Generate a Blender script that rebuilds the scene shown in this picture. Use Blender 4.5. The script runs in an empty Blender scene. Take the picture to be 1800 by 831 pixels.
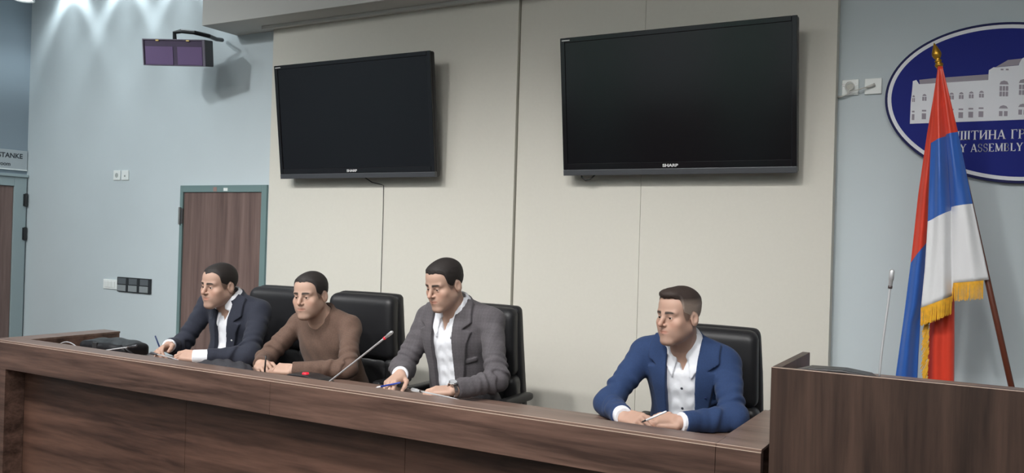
import bpy, bmesh, math, random
import numpy as np
from mathutils import Vector, Matrix, Euler

# ------------------------------------------------------------------ camera, world, exposure
random.seed(7); np.random.seed(7)
SC = bpy.context.scene
COL = SC.collection
RIGHT = Vector((0.8690, 0.4940, 0.0293)); FWD = Vector((-0.4942, 0.8693, 0.0031))
FWD.normalize(); RIGHT = (RIGHT - FWD * RIGHT.dot(FWD)).normalized(); UP = RIGHT.cross(FWD)
cam_d = bpy.data.cameras.new('camera'); cam = bpy.data.objects.new('camera', cam_d); COL.objects.link(cam)
cam.matrix_world = Matrix(((RIGHT.x, UP.x, -FWD.x, 0), (RIGHT.y, UP.y, -FWD.y, 0), (RIGHT.z, UP.z, -FWD.z, 1.70), (0, 0, 0, 1)))
cam_d.sensor_width = 36; cam_d.lens = 1515 / 1800 * 36; cam_d.clip_start = 0.05
SC.camera = cam
w = bpy.data.worlds.new('world'); SC.world = w; w.use_nodes = True
w.node_tree.nodes['Background'].inputs[0].default_value = (0.8, 0.9, 1.0, 1)
w.node_tree.nodes['Background'].inputs[1].default_value = 0.02
SC.view_settings.view_transform = 'Standard'; SC.view_settings.look = 'None'
SC.view_settings.gamma = 1; SC.view_settings.use_curve_mapping = False
SC.view_settings.exposure = 0.0
PANEL_POWER = 16.5      # ceiling panel luminance
SPOT_POWER = 42.0      # wall-washing spots
DOWN_POWER = 350.0     # recessed downlights above the platform

# ------------------------------------------------------------------ helpers: materials
MATS = {}
def srgb(r, g, b):
    f = lambda c: (c / 255 / 12.92) if c / 255 <= 0.04045 else ((c / 255 + 0.055) / 1.055) ** 2.4
    return (f(r), f(g), f(b), 1)
def mat(name, col, rough=0.6, metal=0.0, spec=0.5, emit=None, estr=0, bump=None, var=None, scale=(1, 1, 1), sheen=0, coat=0):
    """col linear rgba; var=(noise scale, amount, detail); bump=(scale,strength,distance)"""
    if name in MATS: return MATS[name]
    m = bpy.data.materials.new(name); m.use_nodes = True; nt = m.node_tree; b = nt.nodes['Principled BSDF']
    b.inputs['Base Color'].default_value = col; b.inputs['Roughness'].default_value = rough
    b.inputs['Metallic'].default_value = metal; b.inputs['Specular IOR Level'].default_value = spec
    if sheen: b.inputs['Sheen Weight'].default_value = sheen
    if coat: b.inputs['Coat Weight'].default_value = coat; b.inputs['Coat Roughness'].default_value = 0.1
    if emit: b.inputs['Emission Color'].default_value = emit; b.inputs['Emission Strength'].default_value = estr
    if var or bump:
        tc = nt.nodes.new('ShaderNodeTexCoord'); mp = nt.nodes.new('ShaderNodeMapping'); mp.inputs['Scale'].default_value = scale
        nt.links.new(tc.outputs['Object'], mp.inputs['Vector'])
    if var:
        n = nt.nodes.new('ShaderNodeTexNoise'); n.inputs['Scale'].default_value = var[0]; n.inputs['Detail'].default_value = var[2]
        nt.links.new(mp.outputs[0], n.inputs['Vector'])
        r = nt.nodes.new('ShaderNodeMapRange'); r.inputs[1].default_value = 0.3; r.inputs[2].default_value = 0.7
        r.inputs[3].default_value = 1 - var[1]; r.inputs[4].default_value = 1 + var[1]
        nt.links.new(n.outputs[0], r.inputs[0])
        mx = nt.nodes.new('ShaderNodeVectorMath'); mx.operation = 'SCALE'; mx.inputs[0].default_value = col[:3]
        nt.links.new(r.outputs[0], mx.inputs['Scale']); nt.links.new(mx.outputs[0], b.inputs['Base Color'])
    if bump:
        n2 = nt.nodes.new('ShaderNodeTexNoise'); n2.inputs['Scale'].default_value = bump[0]; n2.inputs['Detail'].default_value = 4
        nt.links.new(mp.outputs[0], n2.inputs['Vector'])
        bp = nt.nodes.new('ShaderNodeBump'); bp.inputs['Strength'].default_value = bump[1]; bp.inputs['Distance'].default_value = bump[2]
        nt.links.new(n2.outputs[0], bp.inputs['Height']); nt.links.new(bp.outputs[0], b.inputs['Normal'])
    MATS[name] = m; return m

def wood(name, dark, light, grain, rough=0.42):
    """grain: mapping scale, small along the grain"""
    m = bpy.data.materials.new(name); m.use_nodes = True; nt = m.node_tree; b = nt.nodes['Principled BSDF']
    tc = nt.nodes.new('ShaderNodeTexCoord'); mp = nt.nodes.new('ShaderNodeMapping'); mp.inputs['Scale'].default_value = grain
    nt.links.new(tc.outputs['Object'], mp.inputs['Vector'])
    n = nt.nodes.new('ShaderNodeTexNoise'); n.inputs['Scale'].default_value = 1.0; n.inputs['Detail'].default_value = 8
    n.inputs['Roughness'].default_value = 0.62; n.inputs['Distortion'].default_value = 0.6
    nt.links.new(mp.outputs[0], n.inputs['Vector'])
    mp2 = nt.nodes.new('ShaderNodeMapping'); mp2.inputs['Scale'].default_value = [g * 6 for g in grain]
    nt.links.new(tc.outputs['Object'], mp2.inputs['Vector'])
    n2 = nt.nodes.new('ShaderNodeTexNoise'); n2.inputs['Scale'].default_value = 1.0; n2.inputs['Detail'].default_value = 3
    nt.links.new(mp2.outputs[0], n2.inputs['Vector'])
    ad = nt.nodes.new('ShaderNodeMath'); ad.operation = 'MULTIPLY_ADD'; ad.inputs[1].default_value = 0.3
    nt.links.new(n2.outputs[0], ad.inputs[0]); nt.links.new(n.outputs[0], ad.inputs[2])
    cr = nt.nodes.new('ShaderNodeValToRGB'); e = cr.color_ramp.elements
    e[0].position = 0.48; e[0].color = dark; e[1].position = 0.82; e[1].color = light
    nt.links.new(ad.outputs[0], cr.inputs[0]); nt.links.new(cr.outputs[0], b.inputs['Base Color'])
    b.inputs['Roughness'].default_value = rough
    MATS[name] = m; return m

def attr_mat(name, rough, bump=None, sub=0.0, sheen=0.0):
    """colour comes from the mesh's own 'tint' attribute (skin tone, lips, hair roots)"""
    m = bpy.data.materials.new(name); m.use_nodes = True; nt = m.node_tree; b = nt.nodes['Principled BSDF']
    a = nt.nodes.new('ShaderNodeAttribute'); a.attribute_name = 'tint'
    nt.links.new(a.outputs['Color'], b.inputs['Base Color']); b.inputs['Roughness'].default_value = rough
    b.inputs['Subsurface Weight'].default_value = sub; b.inputs['Subsurface Radius'].default_value = (0.012, 0.005, 0.003)
    b.inputs['Subsurface Scale'].default_value = 0.6; b.inputs['Sheen Weight'].default_value = sheen
    if bump:
        tc = nt.nodes.new('ShaderNodeTexCoord'); n2 = nt.nodes.new('ShaderNodeTexNoise'); n2.inputs['Scale'].default_value = bump[0]
        n2.inputs['Detail'].default_value = 3
        nt.links.new(tc.outputs['Object'], n2.inputs['Vector'])
        bp = nt.nodes.new('ShaderNodeBump'); bp.inputs['Strength'].default_value = bump[1]; bp.inputs['Distance'].default_value = bump[2]
        nt.links.new(n2.outputs[0], bp.inputs['Height']); nt.links.new(bp.outputs[0], b.inputs['Normal'])
    MATS[name] = m; return m

# ------------------------------------------------------------------ helpers: objects
def tag(o, label=None, cat=None, group=None, kind=None):
    if label: o['label'] = label
    if cat: o['category'] = cat
    if group: o['group'] = group
    if kind: o['kind'] = kind
    return o
def empty(name, loc=(0, 0, 0), rz=0.0, rx=0.0):
    o = bpy.data.objects.new(name, None); COL.objects.link(o); o.empty_display_size = 0.1
    o.location = loc; o.rotation_euler = (rx, 0, rz); return o
def link(name, me, m=None, parent=None):
    o = bpy.data.objects.new(name, me); COL.objects.link(o)
    if m is not None:
        for q in (m if isinstance(m, (list, tuple)) else [m]): me.materials.append(q)
    if parent is not None: o.parent = parent
    return o
def smooth(me): me.polygons.foreach_set('use_smooth', np.ones(len(me.polygons), bool)); me.update()

class MB:
    def __init__(s): s.v = []; s.f = []; s.mi = []
    def add(s, vs, fs, mi=0):
        o = len(s.v); s.v += [tuple(v) for v in vs]; s.f += [tuple(i + o for i in f) for f in fs]; s.mi += [mi] * len(fs); return s
    def box(s, x0, x1, y0, y1, z0, z1, mi=0):
        return s.add([(x0, y0, z0), (x1, y0, z0), (x1, y1, z0), (x0, y1, z0), (x0, y0, z1), (x1, y0, z1), (x1, y1, z1), (x0, y1, z1)],
                     [(0, 3, 2, 1), (4, 5, 6, 7), (0, 1, 5, 4), (1, 2, 6, 5), (2, 3, 7, 6), (3, 0, 4, 7)], mi)
    def tube(s, pts, r, n=10, mi=0, caps=True):
        pts = [Vector(p) for p in pts]; k = len(pts); rs = r if isinstance(r, (list, tuple)) else [r] * k
        rings = []; nrm = None
        for i, p in enumerate(pts):
            t = (pts[min(i + 1, k - 1)] - pts[max(i - 1, 0)]).normalized()
            if nrm is None: nrm = t.orthogonal().normalized()
            nrm = (nrm - t * nrm.dot(t)).normalized(); bn = t.cross(nrm)
            rings.append([p + (nrm * math.cos(a) + bn * math.sin(a)) * rs[i] for a in [2 * math.pi * j / n for j in range(n)]])
        vs = [v for rg in rings for v in rg]; fs = []
        for i in range(k - 1):
            for j in range(n): fs.append((i * n + j, i * n + (j + 1) % n, (i + 1) * n + (j + 1) % n, (i + 1) * n + j))
        if caps: fs.append(tuple(reversed(range(n)))); fs.append(tuple((k - 1) * n + j for j in range(n)))
        return s.add(vs, fs, mi)
    def lathe(s, prof, c=(0, 0, 0), n=20, mi=0, axis='z'):
        vs = []; fs = []
        for r, z in prof:
            for j in range(n):
                a = 2 * math.pi * j / n
                q = (r * math.cos(a), r * math.sin(a), z)
                if axis == 'y': q = (r * math.cos(a), z, r * math.sin(a))
                vs.append((c[0] + q[0], c[1] + q[1], c[2] + q[2]))
        for i in range(len(prof) - 1):
            for j in range(n): fs.append((i * n + j, i * n + (j + 1) % n, (i + 1) * n + (j + 1) % n, (i + 1) * n + j))
        fs.append(tuple(reversed(range(n)))); fs.append(tuple((len(prof) - 1) * n + j for j in range(n)))
        return s.add(vs, fs, mi)
    def prism(s, poly, y0, y1, mi=0):
        """polygon in x,z extruded along y"""
        n = len(poly); vs = [(x, y0, z) for x, z in poly] + [(x, y1, z) for x, z in poly]
        fs = [tuple(range(n)), tuple(reversed(range(n, 2 * n)))] + [(i, i + n, (i + 1) % n + n, (i + 1) % n) for i in range(n)]
        return s.add(vs, fs, mi)
    def build(s, name, m, parent=None, bevel=0, sm=False, fix=True):
        me = bpy.data.meshes.new(name); me.from_pydata(s.v, [], s.f)
        if fix:
            bm = bmesh.new(); bm.from_mesh(me); bmesh.ops.recalc_face_normals(bm, faces=bm.faces); bm.to_mesh(me); bm.free()
        o = link(name, me, m, parent)
        if isinstance(m, (list, tuple)): me.polygons.foreach_set('material_index', s.mi)
        if sm: smooth(me)
        if bevel:
            md = o.modifiers.new('bevel', 'BEVEL'); md.width = bevel; md.segments = 2; md.limit_method = 'ANGLE'
        return o
def text_mesh(txt, size, depth=0.001, bold=0.0, align='LEFT'):
    c = bpy.data.curves.new('lettering', 'FONT'); c.body = txt; c.size = size; c.extrude = depth; c.offset = bold; c.align_x = align
    o = bpy.data.objects.new('lettering', c); COL.objects.link(o)
    dg = bpy.context.evaluated_depsgraph_get(); me = bpy.data.meshes.new_from_object(o.evaluated_get(dg))
    bpy.data.objects.remove(o); bpy.data.curves.remove(c); return me

# ------------------------------------------------------------------ materials
M_wallg = mat('wall_paint_grey', srgb(194, 204, 208), 0.85, var=(3, 0.015, 3), bump=(90, 0.08, 0.002))
M_wallb = mat('wall_paint_blue', srgb(138, 152, 162), 0.85, var=(3, 0.015, 3))
M_clad = mat('cladding_fabric', srgb(210, 207, 197), 0.9, var=(60, 0.010, 4), bump=(260, 0.10, 0.001))
M_soff = mat('bulkhead_paint', srgb(200, 200, 196), 0.85)
M_ceil = mat('ceiling_paint', srgb(225, 225, 222), 0.9)
M_floor = mat('floor_carpet', srgb(96, 88, 84), 0.95, var=(40, 0.1, 4))
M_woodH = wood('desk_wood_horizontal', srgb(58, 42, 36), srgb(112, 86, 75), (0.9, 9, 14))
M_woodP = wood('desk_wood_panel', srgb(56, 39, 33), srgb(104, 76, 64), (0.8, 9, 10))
M_woodT = wood('desk_wood_top', srgb(98, 79, 70), srgb(126, 104, 94), (0.9, 16, 12), 0.36)  # desk wood made paler in colour for the grazing gloss on tops
M_woodV = wood('lectern_wood_vertical', srgb(44, 32, 27), srgb(80, 61, 52), (13, 9, 0.7))  # same wood, colour darkened for standing farther from the lights
M_door = wood('door_wood', srgb(92, 73, 68), srgb(126, 104, 98), (12, 9, 0.5), 0.5)
M_edge = mat('edge_highlight', srgb(196, 172, 158), 0.35)  # pale highlight colour for edges that catch light
M_green = mat('door_frame_paint', srgb(110, 134, 134), 0.5)
M_frame2 = mat('door_frame_grey', srgb(150, 165, 168), 0.5)
M_metal = mat('steel', srgb(150, 150, 150), 0.35, metal=1)
M_dmetal = mat('dark_metal', srgb(60, 62, 64), 0.4, metal=0.7)
M_black = mat('black_plastic', srgb(26, 26, 29), 0.4)
M_white = mat('white_plastic', srgb(232, 236, 234), 0.4)
M_screen = mat('tv_glass', (0.006, 0.006, 0.008, 1), 0.16, spec=0.5)
M_bezel = mat('tv_bezel', (0.010, 0.010, 0.012, 1), 0.12)
M_bar = mat('tv_bottom_bar', srgb(84, 86, 90), 0.35, metal=0.4)
M_silver = mat('silver_print', srgb(215, 215, 215), 0.4)
M_leather = mat('black_leather', (0.011, 0.011, 0.013, 1), 0.5, bump=(120, 0.12, 0.002))
M_leath2 = mat('dark_grey_leather', (0.035, 0.035, 0.037, 1), 0.40, bump=(60, 0.25, 0.004))
M_cable = mat('black_cable', (0.012, 0.012, 0.012, 1), 0.5)
M_wcable = mat('white_cable', srgb(205, 205, 200), 0.5)

# ------------------------------------------------------------------ the room
D = 4.75                       # back wall plane
XL, XR, YF, ZC = -7.93, 4.2, -5.0, 4.05
S = lambda o: tag(o, kind='structure')
fl = S(MB().box(XL - .2, XR + .2, YF - .2, D + .2, -.1, 0).build('floor', M_floor)); fl['label'] = 'dark carpet floor of the hall'
ds = S(MB().box(-5.6, 1.6, 2.78, D, 0, .215).build('floor_platform', M_floor, bevel=.006)); ds['label'] = 'low raised platform under the long desk'
ce = S(MB().box(XL - .2, XR + .2, YF - .2, D + .2, ZC, ZC + .1).build('ceiling', M_ceil))
wb = MB()
DX0, DX1, DZ = -5.792, -4.83, 2.056            # outer size of the wooden door in the back wall
wb.box(XL, DX0, D, D + .2, 0, ZC); wb.box(DX1, XR, D, D + .2, 0, ZC); wb.box(DX0, DX1, D, D + .2, DZ, ZC)
wb.box(DX0, DX1, D + .12, D + .2, 0, DZ)
wback = S(wb.build('wall_back', M_wallg)); wback['label'] = 'pale grey back wall behind the seated people'
wl = S(MB().box(XL - .2, XL, YF, D + .2, 0, ZC).build('wall_left', M_wallb)); wl['label'] = 'blue-grey side wall at the far left'
S(MB().box(XR, XR + .2, YF, D + .2, 0, ZC).build('wall_right', M_wallg))
wf = S(MB().box(XL, XR, YF - .2, YF, 0, ZC).build('wall_front', M_wallg))
for i in range(9):  # unseen dado, added as a dark lower half for the screens to reflect
    x0 = XL + .02 + i * (XR - XL - .04) / 9
    MB().box(x0, x0 + (XR - XL - .04) / 9 - .01, YF, YF + .04, 0, 1.75).build('added_dado_panel', M_woodP, wf)
for i, x in enumerate((-6.2, -3.6, -1.0, 1.6)):  # unseen curtains, put in for the television screens to reflect
    cu = MB(); n_ = 25
    vs = [(x - .45 + .9 * j / n_, YF + .12 + .035 * math.sin(j * 2.1), z) for z in (.05, 3.6) for j in range(n_ + 1)]
    cu.add(vs, [(j, j + 1, n_ + 2 + j, n_ + 1 + j) for j in range(n_)])
    co_ = cu.build('curtain', mat('curtain_green', srgb(150, 178, 170), .8), sm=True); md = co_.modifiers.new('thickness', 'SOLIDIFY'); md.thickness = .004
    tag(co_, ('unseen pale green curtain at the left of the rear wall', 'unseen pale green curtain left of the middle of the rear wall', 'unseen pale green curtain right of the middle of the rear wall', 'unseen pale green curtain at the right of the rear wall')[i], 'curtain', 'unseen curtains on the rear wall')
# cladding panels on the back wall (joints recessed)
for x0, x1, y in ((-4.735, -2.648, D - .09), (-2.640, -1.8168, D - .07), (-1.8152, -.764, D - .07)):
    MB().box(x0, x1, y, D, .215, 3.219).build('cladding_panel', M_clad, wback, bevel=.0015)
# bulkhead above the panels with its rail
bk = S(MB().box(-5.214, 1.7, 4.41, D, 3.219, ZC).build('trim_1', M_soff, bevel=.004)); bk['label'] = 'grey ceiling bulkhead above the cream wall panels'
rl = MB(); rl.box(-4.80, 1.6, 4.60, 4.635, 3.196, 3.219)
rl.box(-4.74, 1.6, 4.645, 4.66, 3.203, 3.219); rl.build('rail', M_soff, bk, bevel=.003)

# door in the back wall
d1 = S(empty('door_1', (DX0, D, 0))); d1['label'] = 'brown wooden door with a green-grey metal frame'
W = DX1 - DX0
fr = MB(); fr.box(0, .035, -.018, .1, 0, DZ); fr.box(W - .055, W, -.018, .1, 0, DZ); fr.box(.035, W - .055, -.018, .1, DZ - .055, DZ)
fr.build('door_frame', M_green, d1, bevel=.003)
MB().box(.037, W - .057, -.006, .035, 0.004, DZ - .057).build('door_leaf', M_door, d1, bevel=.002)
for z in (1.81, .32):
    h = MB(); h.tube([(.012, -.026, z - .07), (.012, -.026, z + .07)], .010, 12); h.box(.006, .04, -.022, -.015, z - .06, z + .06)
    h.build('hinge', M_metal, d1)
hd = MB(); hd.box(W - .12, W - .085, -.014, -.004, .98, 1.2); hd.tube([(W - .10, -.01, 1.1), (W - .10, -.05, 1.1), (W - .22, -.05, 1.1)], .009, 10)
hd.build('door_handle', M_metal, d1)
st = MB().box(W * .52, W * .52 + .045, -.0195, -.017, DZ - .046, DZ - .022); st.build('paper_scrap', M_white, d1)
st = MB().box(W * .40, W * .40 + .04, -.0195, -.017, DZ - .05, DZ - .015); st.build('tape_mark', mat('tape_brown', srgb(150, 122, 116), .7), d1)

# door in the left wall, and the room sign over it
d2 = S(empty('door_2', (XL, 4.735, 0))); d2['label'] = 'dark brown door in a grey frame at the left edge'
fr = MB(); fr.box(0, .03, -.115, 0, 0, 2.14); fr.box(0, .03, -1.13, -1.015, 0, 2.14); fr.box(0, .03, -1.015, -.115, 2.055, 2.14)
fr.box(0, .045, -1.14, .004, 2.14, 2.165)
fr.build('door_frame', M_frame2, d2, bevel=.003)
MB().box(.0, .016, -1.013, -.117, .004, 2.053).build('door_leaf', M_door, d2, bevel=.002)
for z0, z1 in ((1.87, 1.992), (1.557, 1.679), (.3, .42)):
    h = MB(); h.tube([(.040, -.008, z0), (.040, -.008, z1)], .012, 12); h.box(.028, .04, -.03, -.006, z0 + .005, z1 - .005); h.build('hinge', M_dmetal, d2)
sg = empty('door_sign', (XL, 4.742, 2.30))
MB().box(.0, .014, -1.15, 0, -.088, .086).build('plate', mat('sign_plate', srgb(170, 178, 182), .45), sg, bevel=.002)
MB().box(.0, .018, -1.15, 0, -.098, -.088).build('plate_edge', M_white, sg)
for t, sz, z in (('SALA ZA SASTANKE', .062, .012), ('Meeting room', .05, -.062)):
    me = text_mesh(t, sz, .0008, .0012 if z > 0 else .0006, 'RIGHT'); o = link('lettering', me, mat('sign_ink', srgb(48, 54, 60), .6), sg)
    o.rotation_euler = (math.pi / 2, 0, math.pi / 2); o.location = (.0146, -.045 if z > 0 else -.155, z)
tag(sg, 'grey door sign with dark capital letters over the left door', 'sign')

# ------------------------------------------------------------------ ceiling lights
M_glow = mat('panel_diffuser', (1, 1, 1, 1), 0.5, emit=(1.0, 0.995, 0.975, 1), estr=PANEL_POWER)
k = 0
for ix, x in enumerate((-6.4, -3.8, -1.2, 1.4)):
    for iy, y in enumerate((-3.6, -1.5, .2)):
        c = empty('ceiling_light', (x, y, ZC))
        f_ = MB(); f_.box(-.62, .62, -.32, -.30, -.03, 0); f_.box(-.62, .62, .30, .32, -.03, 0); f_.box(-.62, -.60, -.30, .30, -.03, 0); f_.box(.60, .62, -.30, .30, -.03, 0)
        f_.build('light_frame', M_white, c)
        MB().box(-.60, .60, -.30, .30, -.022, -.004).build('diffuser', M_glow, c)
        rows = ('rear', 'middle', 'front')
        cols = ('far left', 'centre left', 'centre right', 'far right')
        tag(c, 'rectangular white ceiling light panel, %s row, %s' % (rows[iy], cols[ix]), 'light', 'ceiling light panels')
def spot_nodes(l):
    l.use_nodes = True; nt = l.node_tree; em = nt.nodes['Emission']
    tc = nt.nodes.new('ShaderNodeTexCoord'); sp = nt.nodes.new('ShaderNodeSeparateXYZ'); nt.links.new(tc.outputs['Normal'], sp.inputs[0])
    ab = nt.nodes.new('ShaderNodeMath'); ab.operation = 'ABSOLUTE'; nt.links.new(sp.outputs[2], ab.inputs[0])
    ac = nt.nodes.new('ShaderNodeMath'); ac.operation = 'ARCCOSINE'; nt.links.new(ab.outputs[0], ac.inputs[0])
    cr = nt.nodes.new('ShaderNodeValToRGB'); nt.links.new(ac.outputs[0], cr.inputs[0])
    e = cr.color_ramp.elements                       # photometric profile: ring-shaped beam
    e[0].position = 0.0; e[0].color = (.9, .9, .9, 1); e[1].position = 1.0; e[1].color = (0.04, 0.04, 0.04, 1)
    for p_, v_ in ((.12, .8), (.24, .55), (.36, .28), (.45, .30), (.54, 1.0), (.62, .95), (.76, .22), (.9, .08)):
        q = e.new(p_); q.color = (v_, v_, v_, 1)
    nt.links.new(cr.outputs[0], em.inputs['Strength'])
for i, x in enumerate((-7.31, -6.57, -5.83)):
    s = empty('ceiling_spotlight', (x, 4.60, ZC))
    MB().lathe([(.045, -.002), (.05, -.012), (.075, -.012), (.08, 0)], n=24).build('trim_ring', M_white, s, sm=True)
    MB().lathe([(.044, -.001), (.04, -.004), (.002, -.006)], n=16).build('lens', mat('bulb_glow', (1, 1, 1, 1), .5, emit=(.92, .97, 1, 1), estr=6), s)
    tag(s, ('recessed wall-washing spotlight nearest the left wall', 'recessed wall-washing spotlight in the middle of its row', 'recessed wall-washing spotlight next to the bulkhead end')[i], 'spotlight', 'recessed spotlights along the back wall')
    l = bpy.data.lights.new('spotlight_beam', 'SPOT'); l.energy = SPOT_POWER; l.color = (.86, .96, 1.0); l.spot_size = math.radians(150); l.spot_blend = .3
    l.shadow_soft_size = .03; spot_nodes(l); lo = bpy.data.objects.new('spotlight_beam', l); COL.objects.link(lo); lo.parent = s
    lo.location = (0, 0, -.03)
for i, (x, y) in enumerate(((-6.75, 1.1), (-5.65, 1.1), (-4.55, 1.1), (-3.45, 1.1), (-2.35, 1.1), (-1.25, 1.1), (-.15, 1.1))):  # the two leftmost are added to brighten the left wall section
    s = empty('downlight', (x, y, ZC))
    MB().lathe([(.07, -.002), (.075, -.012), (.095, -.012), (.10, 0)], n=24).build('trim_ring', M_white, s, sm=True)
    MB().lathe([(.069, -.001), (.06, -.004), (.002, -.006)], n=16).build('lens', mat('downlight_glow', (1, 1, 1, 1), .5, emit=(1, .98, .94, 1), estr=8), s)
    tag(s, ('added downlight nearest the left side wall', 'added downlight aimed at the wooden door', 'recessed downlight in front of the desk near the door', 'recessed downlight aimed at the man in the sweater', 'recessed downlight aimed at the man in the grey blazer', 'recessed downlight aimed at the man in the blue blazer', 'recessed downlight in front of the oval sign')[i], 'downlight', 'downlights over the platform')
    l = bpy.data.lights.new('downlight_beam', 'SPOT'); l.energy = DOWN_POWER * (.62, .78, .95, 1, 1, .9, .5)[i]; l.color = ((.88, .97, 1.0), (.93, .98, 1.0))[i] if i < 2 else (1.0, .985, .965); l.spot_size = math.radians(80 if i < 2 else 66); l.spot_blend = 1.0
    l.shadow_soft_size = .12; lo = bpy.data.objects.new('downlight_beam', l); COL.objects.link(lo); lo.parent = s; lo.location = (0, 0, -.03); lo.rotation_euler.x = math.radians(54 if i < 2 else 43)
s = empty('hanging_spotlight', (-7.50, 4.42, ZC)); z0 = 3.665 - ZC
MB().lathe([(.04, z0 + .16), (.055, z0 + .14), (.085, z0), (.078, z0), (.06, z0 + .05), (.02, z0 + .06)], n=24).build('lamp_can', M_white, s, sm=True)
MB().tube([(0, 0, z0 + .15), (0, 0, 0)], .012, 10).build('stem', M_white, s)
MB().lathe([(.03, z0 + .04), (.055, z0 + .03), (.06, z0 + .012), (.001, z0 + .004)], n=16).build('bulb', mat('bulb_glow2', (1, 1, 1, 1), .5, emit=(.92, .97, 1, 1), estr=9), s)
tag(s, 'lit white lamp hanging in the upper left corner', 'lamp')

# ------------------------------------------------------------------ the long desk
LZ, WZ = 1.03, .955
DKL, DKR = -5.115, -.673
dk = empty('conference_desk', (-2.9, 3.15, .215))
def dpart(name, x0, x1, y0, y1, z0, z1, m, bevel=.0015, parent=None):
    return MB().box(x0 + 2.9, x1 + 2.9, y0 - 3.15, y1 - 3.15, z0 - .215, z1 - .215).build(name, m, parent or dk, bevel=bevel)
fas = []
for x0, x1 in ((DKL, -2.8868), (-2.8855, -.8257), (-.8244, DKR)):
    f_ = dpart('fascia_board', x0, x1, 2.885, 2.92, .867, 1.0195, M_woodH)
    dpart('highlight_strip', x0, x1, 2.8842, 2.892, 1.0195, 1.0207, M_edge, 0, f_)  # painted highlight along the top edge of the board
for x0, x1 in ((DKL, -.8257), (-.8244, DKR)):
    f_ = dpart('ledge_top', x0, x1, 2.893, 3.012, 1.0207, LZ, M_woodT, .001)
    dpart('highlight_strip', x0, x1, 2.8920, 2.8945, LZ - .0016, LZ + .0003, M_edge, 0, f_)  # painted highlight along the front edge of the ledge
dpart('ledge_back', -4.948, -.832, 2.985, 3.012, WZ, 1.0207, M_woodH)
dpart('leg_panel', DKL, -4.966, 2.885, 3.0, .215, .867, M_woodH)
dpart('leg_panel', -.8244, DKR, 2.885, 3.0, .215, .867, M_woodH)
for x0, x1 in ((-4.966, -3.578), (-3.576, -2.202), (-2.200, -.8244)):
    dpart('front_panel', x0, x1, 3.0, 3.025, .215, .94, M_woodP)
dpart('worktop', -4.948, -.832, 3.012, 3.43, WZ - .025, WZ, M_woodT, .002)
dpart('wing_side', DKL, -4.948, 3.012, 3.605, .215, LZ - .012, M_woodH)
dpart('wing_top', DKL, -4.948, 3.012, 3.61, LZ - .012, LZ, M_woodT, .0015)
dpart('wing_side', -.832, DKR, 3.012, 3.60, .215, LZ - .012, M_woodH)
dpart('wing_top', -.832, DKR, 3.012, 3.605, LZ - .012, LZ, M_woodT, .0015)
tag(dk, 'long brown wooden desk with a raised front ledge where four men sit', 'desk')

# ------------------------------------------------------------------ the lectern
lc = empty('lectern', (-.64, 2.85, .215))
def lpart(name, x0, x1, y0, y1, z0, z1, m, bevel=.0015):
    return MB().box(x0, x1, y0, y1, z0 - .215, z1 - .215).build(name, m, lc, bevel=bevel)
LT = 1.311
lpart('front_panel', 0, .98, 0, .025, .215, LT, M_woodV)
lpart('highlight_strip', 0, .98, -.0006, .0015, LT - .0015, LT + .0006, M_edge, 0)  # painted highlight along the lectern's top edge
lpart('side_panel', 0, .028, .025, .50, .215, LT, M_woodV)
lpart('side_panel', .952, .98, .025, .50, .215, LT, M_woodV)
lpart('top_board', .028, .952, .025, .46, 1.235, 1.26, M_woodT)
lpart('shelf', .028, .952, .03, .42, .72, .745, M_woodV)
tag(lc, 'tall brown wooden lectern with vertical grain at the right edge', 'lectern')
pp = empty('green_folder', (.10, 2.93, 1.2605))
MB().box(0, .2, 0, .08, 0, .036).build('cover', mat('folder_green', srgb(52, 58, 48), .6), pp, bevel=.003)
MB().box(.004, .196, .002, .076, .036, .05).build('paper_stack', M_white, pp)
tag(pp, 'dark folder with papers lying behind the lectern front', 'folder')

# ------------------------------------------------------------------ televisions
def television(x0, x1, zb, zt, yb, yt, label, cablex):
    """x0..x1 wide, leaning forward at the top"""
    W_ = x1 - x0; H_ = math.hypot(zt - zb, yb - yt); t = empty('television', ((x0 + x1) / 2, yb, zb), rx=math.atan2(yb - yt, zt - zb))
    h = W_ / 2
    MB().box(-h, h, 0, .045, .0, H_).build('casing', M_black, t, bevel=.012)
    MB().box(-h * .75, h * .75, .045, .07, H_ * .15, H_ * .8).build('casing_back', M_black, t, bevel=.01)
    bz = MB(); b_ = .028
    bz.box(-h, -h + b_, -.012, .002, .034, H_); bz.box(h - b_, h, -.012, .002, .034, H_); bz.box(-h + b_, h - b_, -.012, .002, H_ - b_, H_); bz.box(-h + b_, h - b_, -.012, .002, .034, .034 + b_ * 1.3)
    bz.build('bezel', M_bezel, t, bevel=.003)
    MB().box(-h + b_, h - b_, -.006, .002, .034 + b_ * 1.3, H_ - b_).build('screen', M_screen, t)
    bb = MB().box(-h, h, -.014, .01, 0, .034).build('bottom_bar', M_bar, t, bevel=.003)
    me = text_mesh('SHARP', .026, .0006, .0010, 'CENTER'); o = link('logo', me, M_silver, t); o.rotation_euler = (math.pi / 2, 0, 0); o.location = (-.01, -.0132, .043); o.scale = (1.15, .85, 1)
    MB().box(-h + .012, -h + .062, -.0128, -.0118, H_ - .0185, H_ - .0125).build('badge', M_silver, t)
    br = MB(); br.box(-.2, .2, .07, .080, H_ * .12, H_ * .3); br.box(-.03, .03, .06, .082, H_ * .38, H_ * .5); br.build('wall_bracket', M_dmetal, t)
    tag(t, label, 'television', 'wall televisions'); return t
television(-4.513, -3.168, 2.085, 2.877, 4.565, 4.465, 'large black television on the wall nearer the door', 0)
television(-2.262, -.925, 2.085, 2.875, 4.585, 4.485, 'large black television on the wall nearer the flag', 0)
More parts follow.
